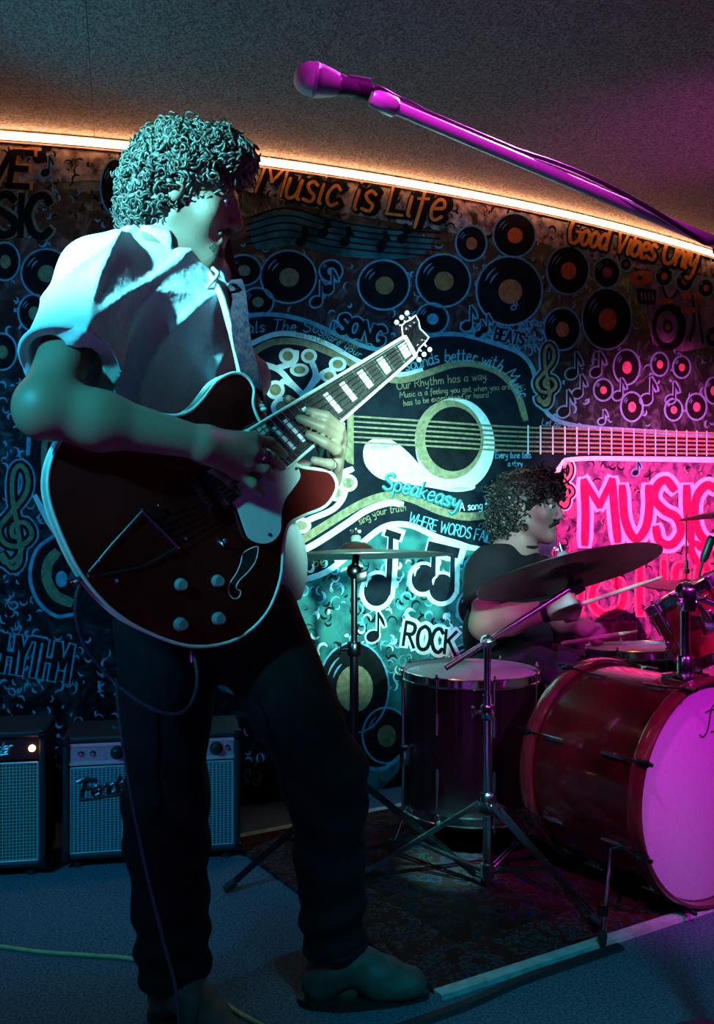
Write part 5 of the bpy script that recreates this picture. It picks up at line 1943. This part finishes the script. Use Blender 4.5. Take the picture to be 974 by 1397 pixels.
# beard shadow and eyes
for e in (-1, 1):
    o_ = MB().ball(GL_(e * .031, .0775, .002), .0125, 14).build('eye', mat('eye_white', (.7, .7, .68), .2, noise=(30, .05)), person1)
    MB().ball(GL_(e * .031, .0868, .002), .0055, 10).build('iris', mat('eye_dark', (.015, .012, .01), .15, noise=(30, .2)), o_)
beard_m = mat('beard_dark', (.08, .055, .042), .8, bump=(350, .8, .003))
bd_ = Body()
bd_.el(GL_(0, .035, -.03), (.0612, .0612, .0862), GA, .03)
for e in (-1, 1):
    bd_.rc(GL_(e * .048, -.002, -.055), GL_(0, .070, -.098), .0232, .0212, .025)
bd_.el(GL_(0, .082, -.101), (.0232, .0192, .0192), GA, .018)
bd_.half(GL_(0, .05, -.050), GA[2] * 1.0 + GA[1] * .10)
bd_.half(GL_(0, .076, -.09), GA[1] * -1.0 + GA[2] * .45)
bd_.half(GL_(0, .08, -.082), GA[2] * 1.0)
for e in (-1, 1):
    bd_.rc(GL_(0, .099, -.050), GL_(e * .026, .088, -.060), .0070, .0058, .006)
V, Fc = bd_.mesh(.0035)
mesh_obj('beard', V, Fc, beard_m, person1)


# ---- curly hair
def curly_hair(name, L, A, par, m, region, n, rr, ln, tube_r, seed, droop=.4, base_scale=1.0, base_parts=()):
    rnd = random.Random(seed)
    s, f, u = A
    B = Body()
    for p, r in base_parts:
        B.el(L(*p), r, A, .02)

    def lumps(x, y, z, Fd):
        return Fd + .006 * (np.sin(x * 190 + 3 * np.sin(z * 120)) * np.sin(y * 170 + 1.7) * np.sin(z * 200 + 2 * np.sin(x * 90)))
    V, Fc = B.mesh(.005, lumps)
    q = MB()
    q.add(V.tolist(), Fc.tolist())
    got = 0
    while got < n:
        z = rnd.uniform(-1, 1)
        a = rnd.uniform(0, 2 * math.pi)
        d = Vector((math.sqrt(1 - z * z) * math.cos(a), math.sqrt(1 - z * z) * math.sin(a), z))   # local side, fwd, up
        p0, r0 = base_parts[rnd.randrange(len(base_parts))]
        loc = Vector((p0[0] + d.x * r0[0] * .93, p0[1] + d.y * r0[1] * .93, p0[2] + d.z * r0[2] * .93))
        if not region(loc):
            continue
        inside = False
        for p1, r1 in base_parts:
            e = Vector(((loc.x - p1[0]) / r1[0], (loc.y - p1[1]) / r1[1], (loc.z - p1[2]) / r1[2]))
            if e.length < .80:
                inside = True
        if inside:
            continue
        got += 1
        out = (s * d.x + f * d.y + u * d.z).normalized()
        tang = out.cross(Vector((rnd.uniform(-1, 1), rnd.uniform(-1, 1), rnd.uniform(-1, 1)))).normalized()
        ax = (out * rnd.uniform(.15, .7) + tang * rnd.uniform(.3, 1.0) + Vector((0, 0, -droop)) * rnd.uniform(.2, 1)).normalized()
        e1 = ax.cross(out)
        if e1.length < .1:
            continue
        e1.normalize()
        e2 = ax.cross(e1)
        R = rnd.uniform(*rr)
        LL = rnd.uniform(*ln)
        turns = rnd.uniform(1.2, 2.6)
        ph = rnd.uniform(0, 6.28)
        sg = rnd.choice((-1, 1))
        pts, rad = [], []
        N_ = 16
        for i in range(N_ + 1):
            t = i / N_
            th = ph + sg * turns * 2 * math.pi * t
            grow = R * (.5 + .6 * t) * (1 - .35 * max(0, t - .7) / .3)
            pts.append(L(*loc) + ax * (LL * t) + (e1 * math.cos(th) + e2 * math.sin(th)) * grow + out * .004)
            rad.append(tube_r * (1 - .6 * t ** 2) * (.6 + .4 * min(1, t * 5)))
        q.tube(pts, rad, 5, caps=False)
    return mesh_obj(name, q.V, q.F, m, par)


hair1 = mat('hair_brown', (.11, .10, .085), .45, noise=(45, .6), bump=(260, .5, .002), spec=.5)
curly_hair('hair', GL_, GA, person1, hair1,
           lambda p: not (p.y > .080 and p.z < .055) and not (p.y > .040 and p.z < .016) and not (p.y > .005 and p.z < -.022) and p.z > -.12,
           2300, (.004, .0120), (.006, .028), .0034, 3, .3,
           base_parts=(((0, -.018, .048), (.092, .108, .094)), ((0, -.052, .005), (.092, .082, .095)), ((0, -.078, -.045), (.070, .042, .055)), ((0, .045, .092), (.070, .060, .046))))

# ---- shirt
shirt_m = mat('shirt_cotton', (.66, .72, .78), .85, noise=(120, .06), bump=(22, .55, .012), spec=.2)
sh = Body()
sh.el(P(220, 440, 1.95), (.188, .128, .195), (sR, fR, uz), .05)
sh.el(P(256, 620, 1.975), (.172, .108, .25), (sR, fR, uz), .06)
sh.el(P(304, 775, 1.985), (.215, .112, .19), (sR, fR, uz), .06)
sh.rc(rsh + Vector((.01, .01, .002)), nb_ + Vector((0, 0, -.085)), .076, .070, .045)
sh.rc(lsh, nb_ + Vector((0, 0, -.085)), .072, .070, .045)
slv = P(96, 496, 1.672)
sh.rc(rsh + Vector((.004, .004, .0)), slv, .074, .090, .05, cutb=True)
slv2 = lsh.lerp(lelb, .62)
sh.rc(lsh, slv2, .070, .082, .035, cutb=True)
sh.half(P(300, 836, 1.9), (0.03, 0, -1))
# hollow the sleeve mouth
sh.rc(slv + (rsh - slv) * .10 + Vector((-.012, 0, -.008)), slv + (slv - rsh) * .2 + Vector((-.012, 0, -.008)), .060, .070, .004, sub=True)
sld = (slv - rsh).normalized()


def folds(x, y, z, Fd):
    lx = (x * sR.x + y * sR.y)

    def ridge(p):
        return (1 - np.abs(np.sin(p))) ** 2.2
    w1 = ridge(17 * (z * .62 + lx * .85) + 1.3 * np.sin(7 * z + 2) + 1.1 * np.sin(16 * lx))
    w2 = ridge(24 * (x * .9 - z * .40 + y * .3) + 1.5 * np.sin(11 * z))
    w3 = ridge(21 * (x + .28 * z) + 1.6 * np.sin(6 * y + 5 * z))
    up = np.clip((z - 1.15) / .15, 0, 1)
    return Fd + .006 - .012 * w1 * up - .009 * w2 * up - .014 * w3 * (1 - up)


V, Fc = sh.mesh(.0055, folds)
shirt = mesh_obj('shirt', V, Fc, shirt_m, person1)
# sleeve hem band
u_, v_, a_ = frame(sld)
hem = MB()
hem.tube([slv - sld * .004 + (u_ * math.cos(t) + v_ * math.sin(t)) * .0865 for t in [2 * math.pi * i / 40 for i in range(40)]], .0045, 8, closed=True)
hem.build('sleeve_hem', shirt_m, shirt)
# collar: folded band round the neck
col_c = nb_ + Vector((.004, 0, .030))
nd = (GL_(0, -.030, -.06) - nb_).normalized()
cu = (fR - nd * fR.dot(nd)).normalized()
cs_ = nd.cross(cu).normalized()
V, Fc = [], []
NA = 44
prof = [(.066, -.030), (.064, .018), (.068, .042), (.077, .040), (.096, .006), (.122, -.040)]
for i in range(NA + 1):
    t = math.radians(28) + (2 * math.pi - math.radians(56)) * i / NA
    front = abs(math.cos(t / 2)) ** 6
    d = cu * math.cos(t) + cs_ * math.sin(t)
    for j, (r, h) in enumerate(prof):
        hh_ = h - .030 * front * (1 if j > 2 else .7) - (.030 * front if j >= 4 else 0)
        V.append(col_c + d * (r * (1 + .10 * front)) + nd * hh_)
k = len(prof)
for i in range(NA):
    for j in range(k - 1):
        Fc.append((i * k + j, i * k + k + j, i * k + k + j + 1, i * k + j + 1))
col = mesh_obj('collar', V, Fc, shirt_m, shirt)
md_ = col.modifiers.new('thickness', 'SOLIDIFY')
md_.thickness = .004
# button placket: a folded strip down the front
pk_pts = [P(283, 372, 1.905), P(300, 400, 1.885), P(312, 440, 1.872), P(322, 480, 1.865), P(330, 520, 1.865)]
MB().ribbon(catmull(pk_pts, 6), Vector((.55, -.5, .35)).normalized(), .014, thick=.004).build('placket', shirt_m, shirt)
MB().tube(catmull([P(290, 366, 1.90), P(297, 374, 1.885), P(290, 384, 1.882), P(283, 392, 1.885), P(281, 405, 1.888)], 5), [.004] * 21, 8).build('placket_edge', shirt_m, shirt)
# trousers
jean_m = mat('trousers_black', (.008, .009, .011), .8, noise=(60, .3), bump=(380, .3, .0015), spec=.25)
tr = Body()
tr.el(P(288, 838, 1.985), (.185, .108, .115), (sR, fR, uz), .05)
for h, k_, a, r3 in ((hR, kR, aR, .068), (hL, kL, aL, .062)):
    tr.rc(h, k_, .100, .078, .05)
    tr.rc(k_, a, .078, r3, .03, cutb=True)


def tfold(x, y, z, Fd):
    w = np.sin(60 * z + 18 * x + 2 * np.sin(22 * x + 15 * y)) * np.exp(-((z - .42) / .18) ** 2) + np.sin(85 * z - 25 * x) * np.exp(-((z - .16) / .07) ** 2)
    return Fd + .0055 * w + .003 * np.sin(30 * (x + y) + 8 * z)


V, Fc = tr.mesh(.0065, tfold)
mesh_obj('trousers', V, Fc, jean_m, person1)
# turned cuff on the forward leg
cf = MB()
da = (aL - kL).normalized()
u_, v_, _ = frame(da)
cf.tube([aL + da * .004 + (u_ * math.cos(t) + v_ * math.sin(t)) * (.060 + .003 * math.sin(5 * t)) for t in [2 * math.pi * i / 36 for i in range(36)]], .008, 8, closed=True)
cf.build('trouser_cuff', jean_m, person1)
# boots
boot_m = mat('boot_suede', (.11, .085, .065), .6, noise=(35, .3), bump=(120, .4, .003))
sole_m = mat('boot_sole', (.012, .011, .010), .6, bump=(80, .2))


def boot(ank, toe, par, zb=0.0):
    B = Body()
    fw = Vector((toe.x - ank.x, toe.y - ank.y, 0)).normalized()
    sd_ = fw.cross(uz)
    A = (sd_, fw, uz)
    a0 = Vector((ank.x, ank.y, zb))
    Ln = (Vector((toe.x, toe.y, zb)) - a0).length
    B.rc(Vector((ank.x, ank.y, ank.z + .07)), a0 + uz * .07, .046, .043, .02)
    B.el(a0 + fw * -.028 + uz * .045, (.034, .040, .046), A, .03)
    B.rc(a0 + fw * .005 + uz * .095, a0 + fw * (Ln * .48) + uz * .052, .042, .036, .03)
    B.rc(a0 + fw * (Ln * .45) + uz * .045, a0 + fw * (Ln - .042) + uz * .034, .040, .030, .03)
    B.el(a0 + fw * (Ln * .62) + uz * .032, (.046, Ln * .33, .026), A, .02)
    B.half(a0 + uz * .012, (0, 0, -1))

    def wr(x, y, z, Fd):
        return Fd + .0022 * np.sin(150 * (z - .35 * (x * fw.x + y * fw.y))) * np.exp(-((z - .10) / .035) ** 2)
    V, Fc = B.mesh(.0045, wr)
    o = mesh_obj('boot', V, Fc, boot_m, par)
    ol = []
    for i in range(40):
        t = 2 * math.pi * i / 40
        c_, s_ = math.cos(t), math.sin(t)
        ln = (Ln * 1.0 - .0) if c_ > 0 else .075
        wdt = .046 if c_ > .0 else .040
        ol.append(a0 + fw * (c_ * (ln if c_ > 0 else .075)) + sd_ * (s_ * wdt * (1 - .12 * max(0, c_))) + uz * .0145)
    MB().prism(ol, [p - uz * .0145 for p in ol]).build('sole', sole_m, o, smooth=False)
    return o


boot(Vector((aL.x, aL.y, .11)), ground(586, 1361), person1)
boot(Vector((aR.x + .0, aR.y, .11)), Vector((aR.x + .16, aR.y - .16, 0)), person1)

MB().lathe([(0, .03), (.004, .03), (.0055, .024), (.0055, .002), (.009, 0), (0, -.002)], G(267, 883, -.022), (0, 0, -1), 12).build('jack_plug', chrome, gtr)
# strap over the shoulder (part of the guitar)
sp_ = [G(350, 564, -.022), P(347, 545, 1.845), P(340, 505, 1.846), P(330, 465, 1.862), P(326, 425, 1.885), P(322, 392, 1.935), P(310, 362, 2.00), Vector((-.300, 2.075, 1.600)), Vector((-.345, 2.175, 1.570)), P(222, 450, 2.17),
       P(185, 560, 2.08), P(145, 680, 1.98), P(118, 760, 1.82), G(110, 793, -.024)]
MB().ribbon(catmull(sp_, 5), Vector((.80, .35, .1)).normalized(), .036, thick=.004).build('strap', strap_m, gtr)
st2 = MB()
for i in range(5):
    st2.ball(P(346 + i * 3.2, 540 + i * 4.6, 1.835), .0065, 8, (1.3, 1, .8))
st2.build('strap_knot', cream, gtr)

# guitar cable
gc_m = mat('instrument_cable', (.06, .16, .20), .5, noise=(260, .7), bump=(300, .3))
pts = [G(112, 800, -.022), P(104, 815, 1.66), P(104, 845, 1.66), P(118, 885, 1.68), P(150, 925, 1.70), P(195, 960, 1.70), P(232, 974, 1.70), P(256, 966, 1.72), P(268, 940, 1.745), P(268, 912, 1.765), G(267, 886, -.022),
       ]
MB().tube(catmull(pts, 6), .0034, 8).build('guitar_cable', gc_m, label='teal braided instrument cable looping below the guitar body', cat='cable', group='guitar cable loops')
pts = [P(158, 925, 1.735), P(164, 985, 1.73), P(178, 1080, 1.72), P(198, 1180, 1.715), P(222, 1280, 1.71), P(240, 1350, 1.70), P(246, 1425, 1.69), ground(252, 1475, .005), ground(290, 1500, .0045), ground(420, 1520, .0045)]
MB().tube([Vector((p.x, p.y, max(p.z, .0036))) for p in catmull(pts, 6)], .0034, 8).build('guitar_cable', gc_m, label='teal braided instrument cable hanging straight down past the trousers to the carpet', cat='cable', group='guitar cable loops')

# ================================================================== THE DRUMMER
d_ = Body()
dhc = P(719, 690, 3.30)
df = Vector((0.93, -0.36, -0.06)).normalized()
DL, DA = head_prims(d_, dhc, df, uz, 1.02)
dfr = Vector((0.82, -0.57, 0)).normalized()
dsR = Vector((-0.57, -0.82, 0)).normalized()
dn = P(703, 750, 3.32)
d_.rc(DL(0, -.028, -.06), dn, .054, .060, .03)
drs, dls = P(668, 778, 3.20), P(728, 785, 3.46)
d_.el(P(696, 812, 3.32), (.170, .115, .17), (dsR, dfr, uz), .05)
d_.el(P(694, 872, 3.32), (.160, .125, .13), (dsR, dfr, uz), .05)
d_.rc(drs, dn, .06, .05, .05)
d_.rc(dls, dn, .06, .05, .05)
de, dw = P(662, 852, 3.02), P(757, 831, 2.93)
d_.rc(drs, de, .054, .047, .03)
dm_ = de.lerp(dw, .35)
d_.rc(de, dm_, .047, .046, .03)
d_.rc(dm_, dw, .046, .030, .03)
# right hand gripping a stick
sk0, sk1 = P(752, 838, 2.93), P(904, 787, 3.05)
sdv = (sk1 - sk0).normalized()
hk = [P(776, 815, 2.905), P(783, 823, 2.895), P(784, 832, 2.893), P(779, 841, 2.900)]
for kk in hk:
    d_.rc(dw, kk, .024, .0135, .02)
for i, kk in enumerate(hk):
    e = P(789 - i * 1.5, 829 + i * 4.5, 2.905 + .006 * i)
    e2 = P(779 - i * 2, 834 + i * 4.0, 2.925)
    chain(d_, [kk, e, e2], [.0125, .011, .0095], .006)
chain(d_, [dw.lerp(hk[0], .4), P(776, 824, 2.935), P(789, 822, 2.94)], [.019, .014, .010], .008)
# left arm and hand
le, lw = P(757, 842, 3.36), P(797, 857, 3.17)
d_.rc(dls, le, .052, .045, .03)
d_.rc(le, le.lerp(lw, .4), .045, .042, .03)
d_.rc(le.lerp(lw, .4), lw, .042, .029, .03)
sl0, sl1 = P(790, 874, 3.14), P(870, 861, 3.06)
for i in range(4):
    kk = P(814 + (1, 3, 2, -1)[i], 855 + 6 * i, 3.135 - .003 * i)
    d_.rc(lw, kk, .022, .0125, .02)
    chain(d_, [kk, P(822 - i, 862 + 4.5 * i, 3.13), P(812 - i, 868 + 3.5 * i, 3.145)], [.0118, .0105, .009], .006)
chain(d_, [lw, P(808, 858, 3.155), P(821, 861, 3.15)], [.018, .013, .010], .008)
# legs
dhR, dkR, daR = P(690, 906, 3.22), P(772, 925, 2.95), P(778, 1062, 2.95)
dhL, dkL, daL = P(705, 906, 3.40), P(850, 925, 3.46), P(864, 1040, 3.46)
daR.z = daL.z = .10
for h, k_, a in ((dhR, dkR, daR), (dhL, dkL, daL)):
    d_.rc(h, k_, .078, .055, .04)
    d_.rc(k_, a, .055, .038, .03)
V, Fc = d_.mesh(.0042)
person2 = thing('person', (dn.x, 3.3, RUGZ), 'seated drummer with dark wavy hair, moustache and black T-shirt holding two drumsticks', 'person')
mesh_obj('body', V, Fc, mat('skin_light', (0.36, 0.24, 0.19), 0.5, noise=(14, .12), bump=(160, .12, .002)), person2)
for e in (-1, 1):
    o_ = MB().ball(DL(e * .031, .0795, .002), .0125, 14).build('eye', MATS['eye_white'], person2)
    MB().ball(DL(e * .031, .0888, .001), .0055, 10).build('iris', MATS['eye_dark'], o_)
hair2 = mat('hair_black', (.012, .011, .010), .42, noise=(30, .4), bump=(260, .5, .002), spec=.8)
ms = Body()
for e in (-1, 1):
    ms.rc(DL(0, .104, -.0485), DL(e * .030, .090, -.062), .0085, .0050, .006)
V, Fc = ms.mesh(.0022, lambda x, y, z, Fd: Fd + .0012 * np.sin(900 * x) * np.sin(800 * z))
mesh_obj('moustache', V, Fc, hair2, person2)
for e in (-1, 1):
    eb = MB()
    eb.tube(catmull([DL(e * .014, .0985, .020), DL(e * .030, .0975, .027), DL(e * .046, .088, .020)], 4), [.003, .0038, .004, .004, .0042, .004, .0035, .003, .002], 6)
    eb.build('eyebrow', hair2, person2)
curly_hair('hair', DL, DA, person2, hair2,
           lambda p: not (p.y > .088 and p.z < .040) and not (p.y > .02 and p.z < .006) and not (abs(p.x) > .06 and p.y > -.005 and p.z < .012) and p.z > -.125,
           640, (.005, .010), (.020, .055), .0042, 11, 1.0,
           base_parts=(((0, -.014, .036), (.088, .104, .088)), ((0, -.045, -.005), (.090, .082, .095)), ((0, -.062, -.065), (.076, .048, .056)), ((0, .048, .078), (.070, .058, .040))))
# T-shirt
tee_m = mat('tee_black', (.009, .010, .014), .85, noise=(80, .2), bump=(400, .3, .0015), spec=.25)
ts = Body()
ts.el(P(694, 815, 3.32), (.190, .135, .185), (dsR, dfr, uz), .05)
ts.el(P(692, 872, 3.32), (.180, .148, .135), (dsR, dfr, uz), .05)
ts.rc(drs, dn + Vector((0, 0, -.03)), .074, .060, .05)
ts.rc(dls, dn + Vector((0, 0, -.03)), .074, .060, .05)
s2 = drs.lerp(de, .68)
ts.rc(drs, s2, .073, .078, .03, cutb=True)
s3 = dls.lerp(le, .66)
ts.rc(dls, s3, .072, .076, .03, cutb=True)
ts.half((0, 0, .44), (0, 0, -1))
V, Fc = ts.mesh(.007, lambda x, y, z, Fd: Fd + .004 * np.sin(40 * (z * .8 + x * .7) + 2 * np.sin(10 * z)) + .003 * np.sin(60 * (x - .5 * z)))
tee = mesh_obj('t_shirt', V, Fc, tee_m, person2)
MB().torus(dn + Vector((.006, -.006, .018)), (DL(0, -.028, -.06) - dn).normalized(), .064, .0075, 36, 8).build('neckband', tee_m, tee)
tz = Body()
tz.el(P(692, 905, 3.32), (.175, .15, .085), (dsR, dfr, uz), .04)
for h, k_, a in ((dhR, dkR, daR), (dhL, dkL, daL)):
    tz.rc(h, k_, .094, .072, .04)
    tz.rc(k_, a, .072, .060, .03, cutb=True)
V, Fc = tz.mesh(.0075, lambda x, y, z, Fd: Fd + .004 * np.sin(50 * (x + z) + 2 * np.sin(20 * y)))
mesh_obj('trousers', V, Fc, mat('trousers_grey', (.035, .045, .055), .8, noise=(60, .3), bump=(380, .3, .0015)), person2)
for a in (daR, daL):
    B = Body()
    a0 = Vector((a.x, a.y, RUGZ))
    B.rc(a0 + uz * .08, a0 + uz * .05 - dfr * .02, .042, .040, .02)
    B.rc(a0 + uz * .05, a0 + dfr * .16 + uz * .035, .042, .034, .03)
    B.half(a0 + uz * .001, (0, 0, -1))
    V, Fc = B.mesh(.006)
    mesh_obj('shoe', V, Fc, mat('shoe_black', (.015, .015, .016), .5, bump=(90, .2)), person2)
# wristband and forearm tattoo
ux_ = (dw - dm_).normalized()
tat = mat('tattoo_ink', (.012, .013, .016), .6, noise=(40, .3))
MB().lathe([(.034, -.012), (.0355, -.010), (.0345, .012), (.033, .013)], dm_.lerp(dw, .82), ux_, 24).build('wristband', tat, person2)

# ---- sticks
stick_m = mat('hickory', (.62, .48, .32), .45, noise=(30, .25))


def stick(a, d, L, label):
    b = MB()
    b.tube([a, a + d * (L * .04), a + d * (L * .75), a + d * (L * .92), a + d * (L * .955), a + d * (L * .985), a + d * L], [.005, .0072, .0070, .0042, .0050, .0048, .002], 12)
    return b.build('drumstick', stick_m, label=label, cat='drumstick', group='pair of drumsticks')


stick(sk0 - sdv * .02, sdv, (sk1 - sk0).length + .02, 'pale wooden drumstick in the raised hand under the ride cymbal')
sdl = (sl1 - sl0).normalized()
stick(sl0 - sdl * .06, sdl, (sl1 - sl0).length + .06, 'pale wooden drumstick in the lower hand over the snare drum')

# looped black cable hanging beside the floor tom
hp = [P(560, 918, 2.95), P(545, 900, 2.95), P(533, 884, 2.95), P(520, 877, 2.95), P(511, 886, 2.95), P(511, 905, 2.95), P(520, 925, 2.95), P(535, 940, 2.95), P(548, 935, 2.95)]
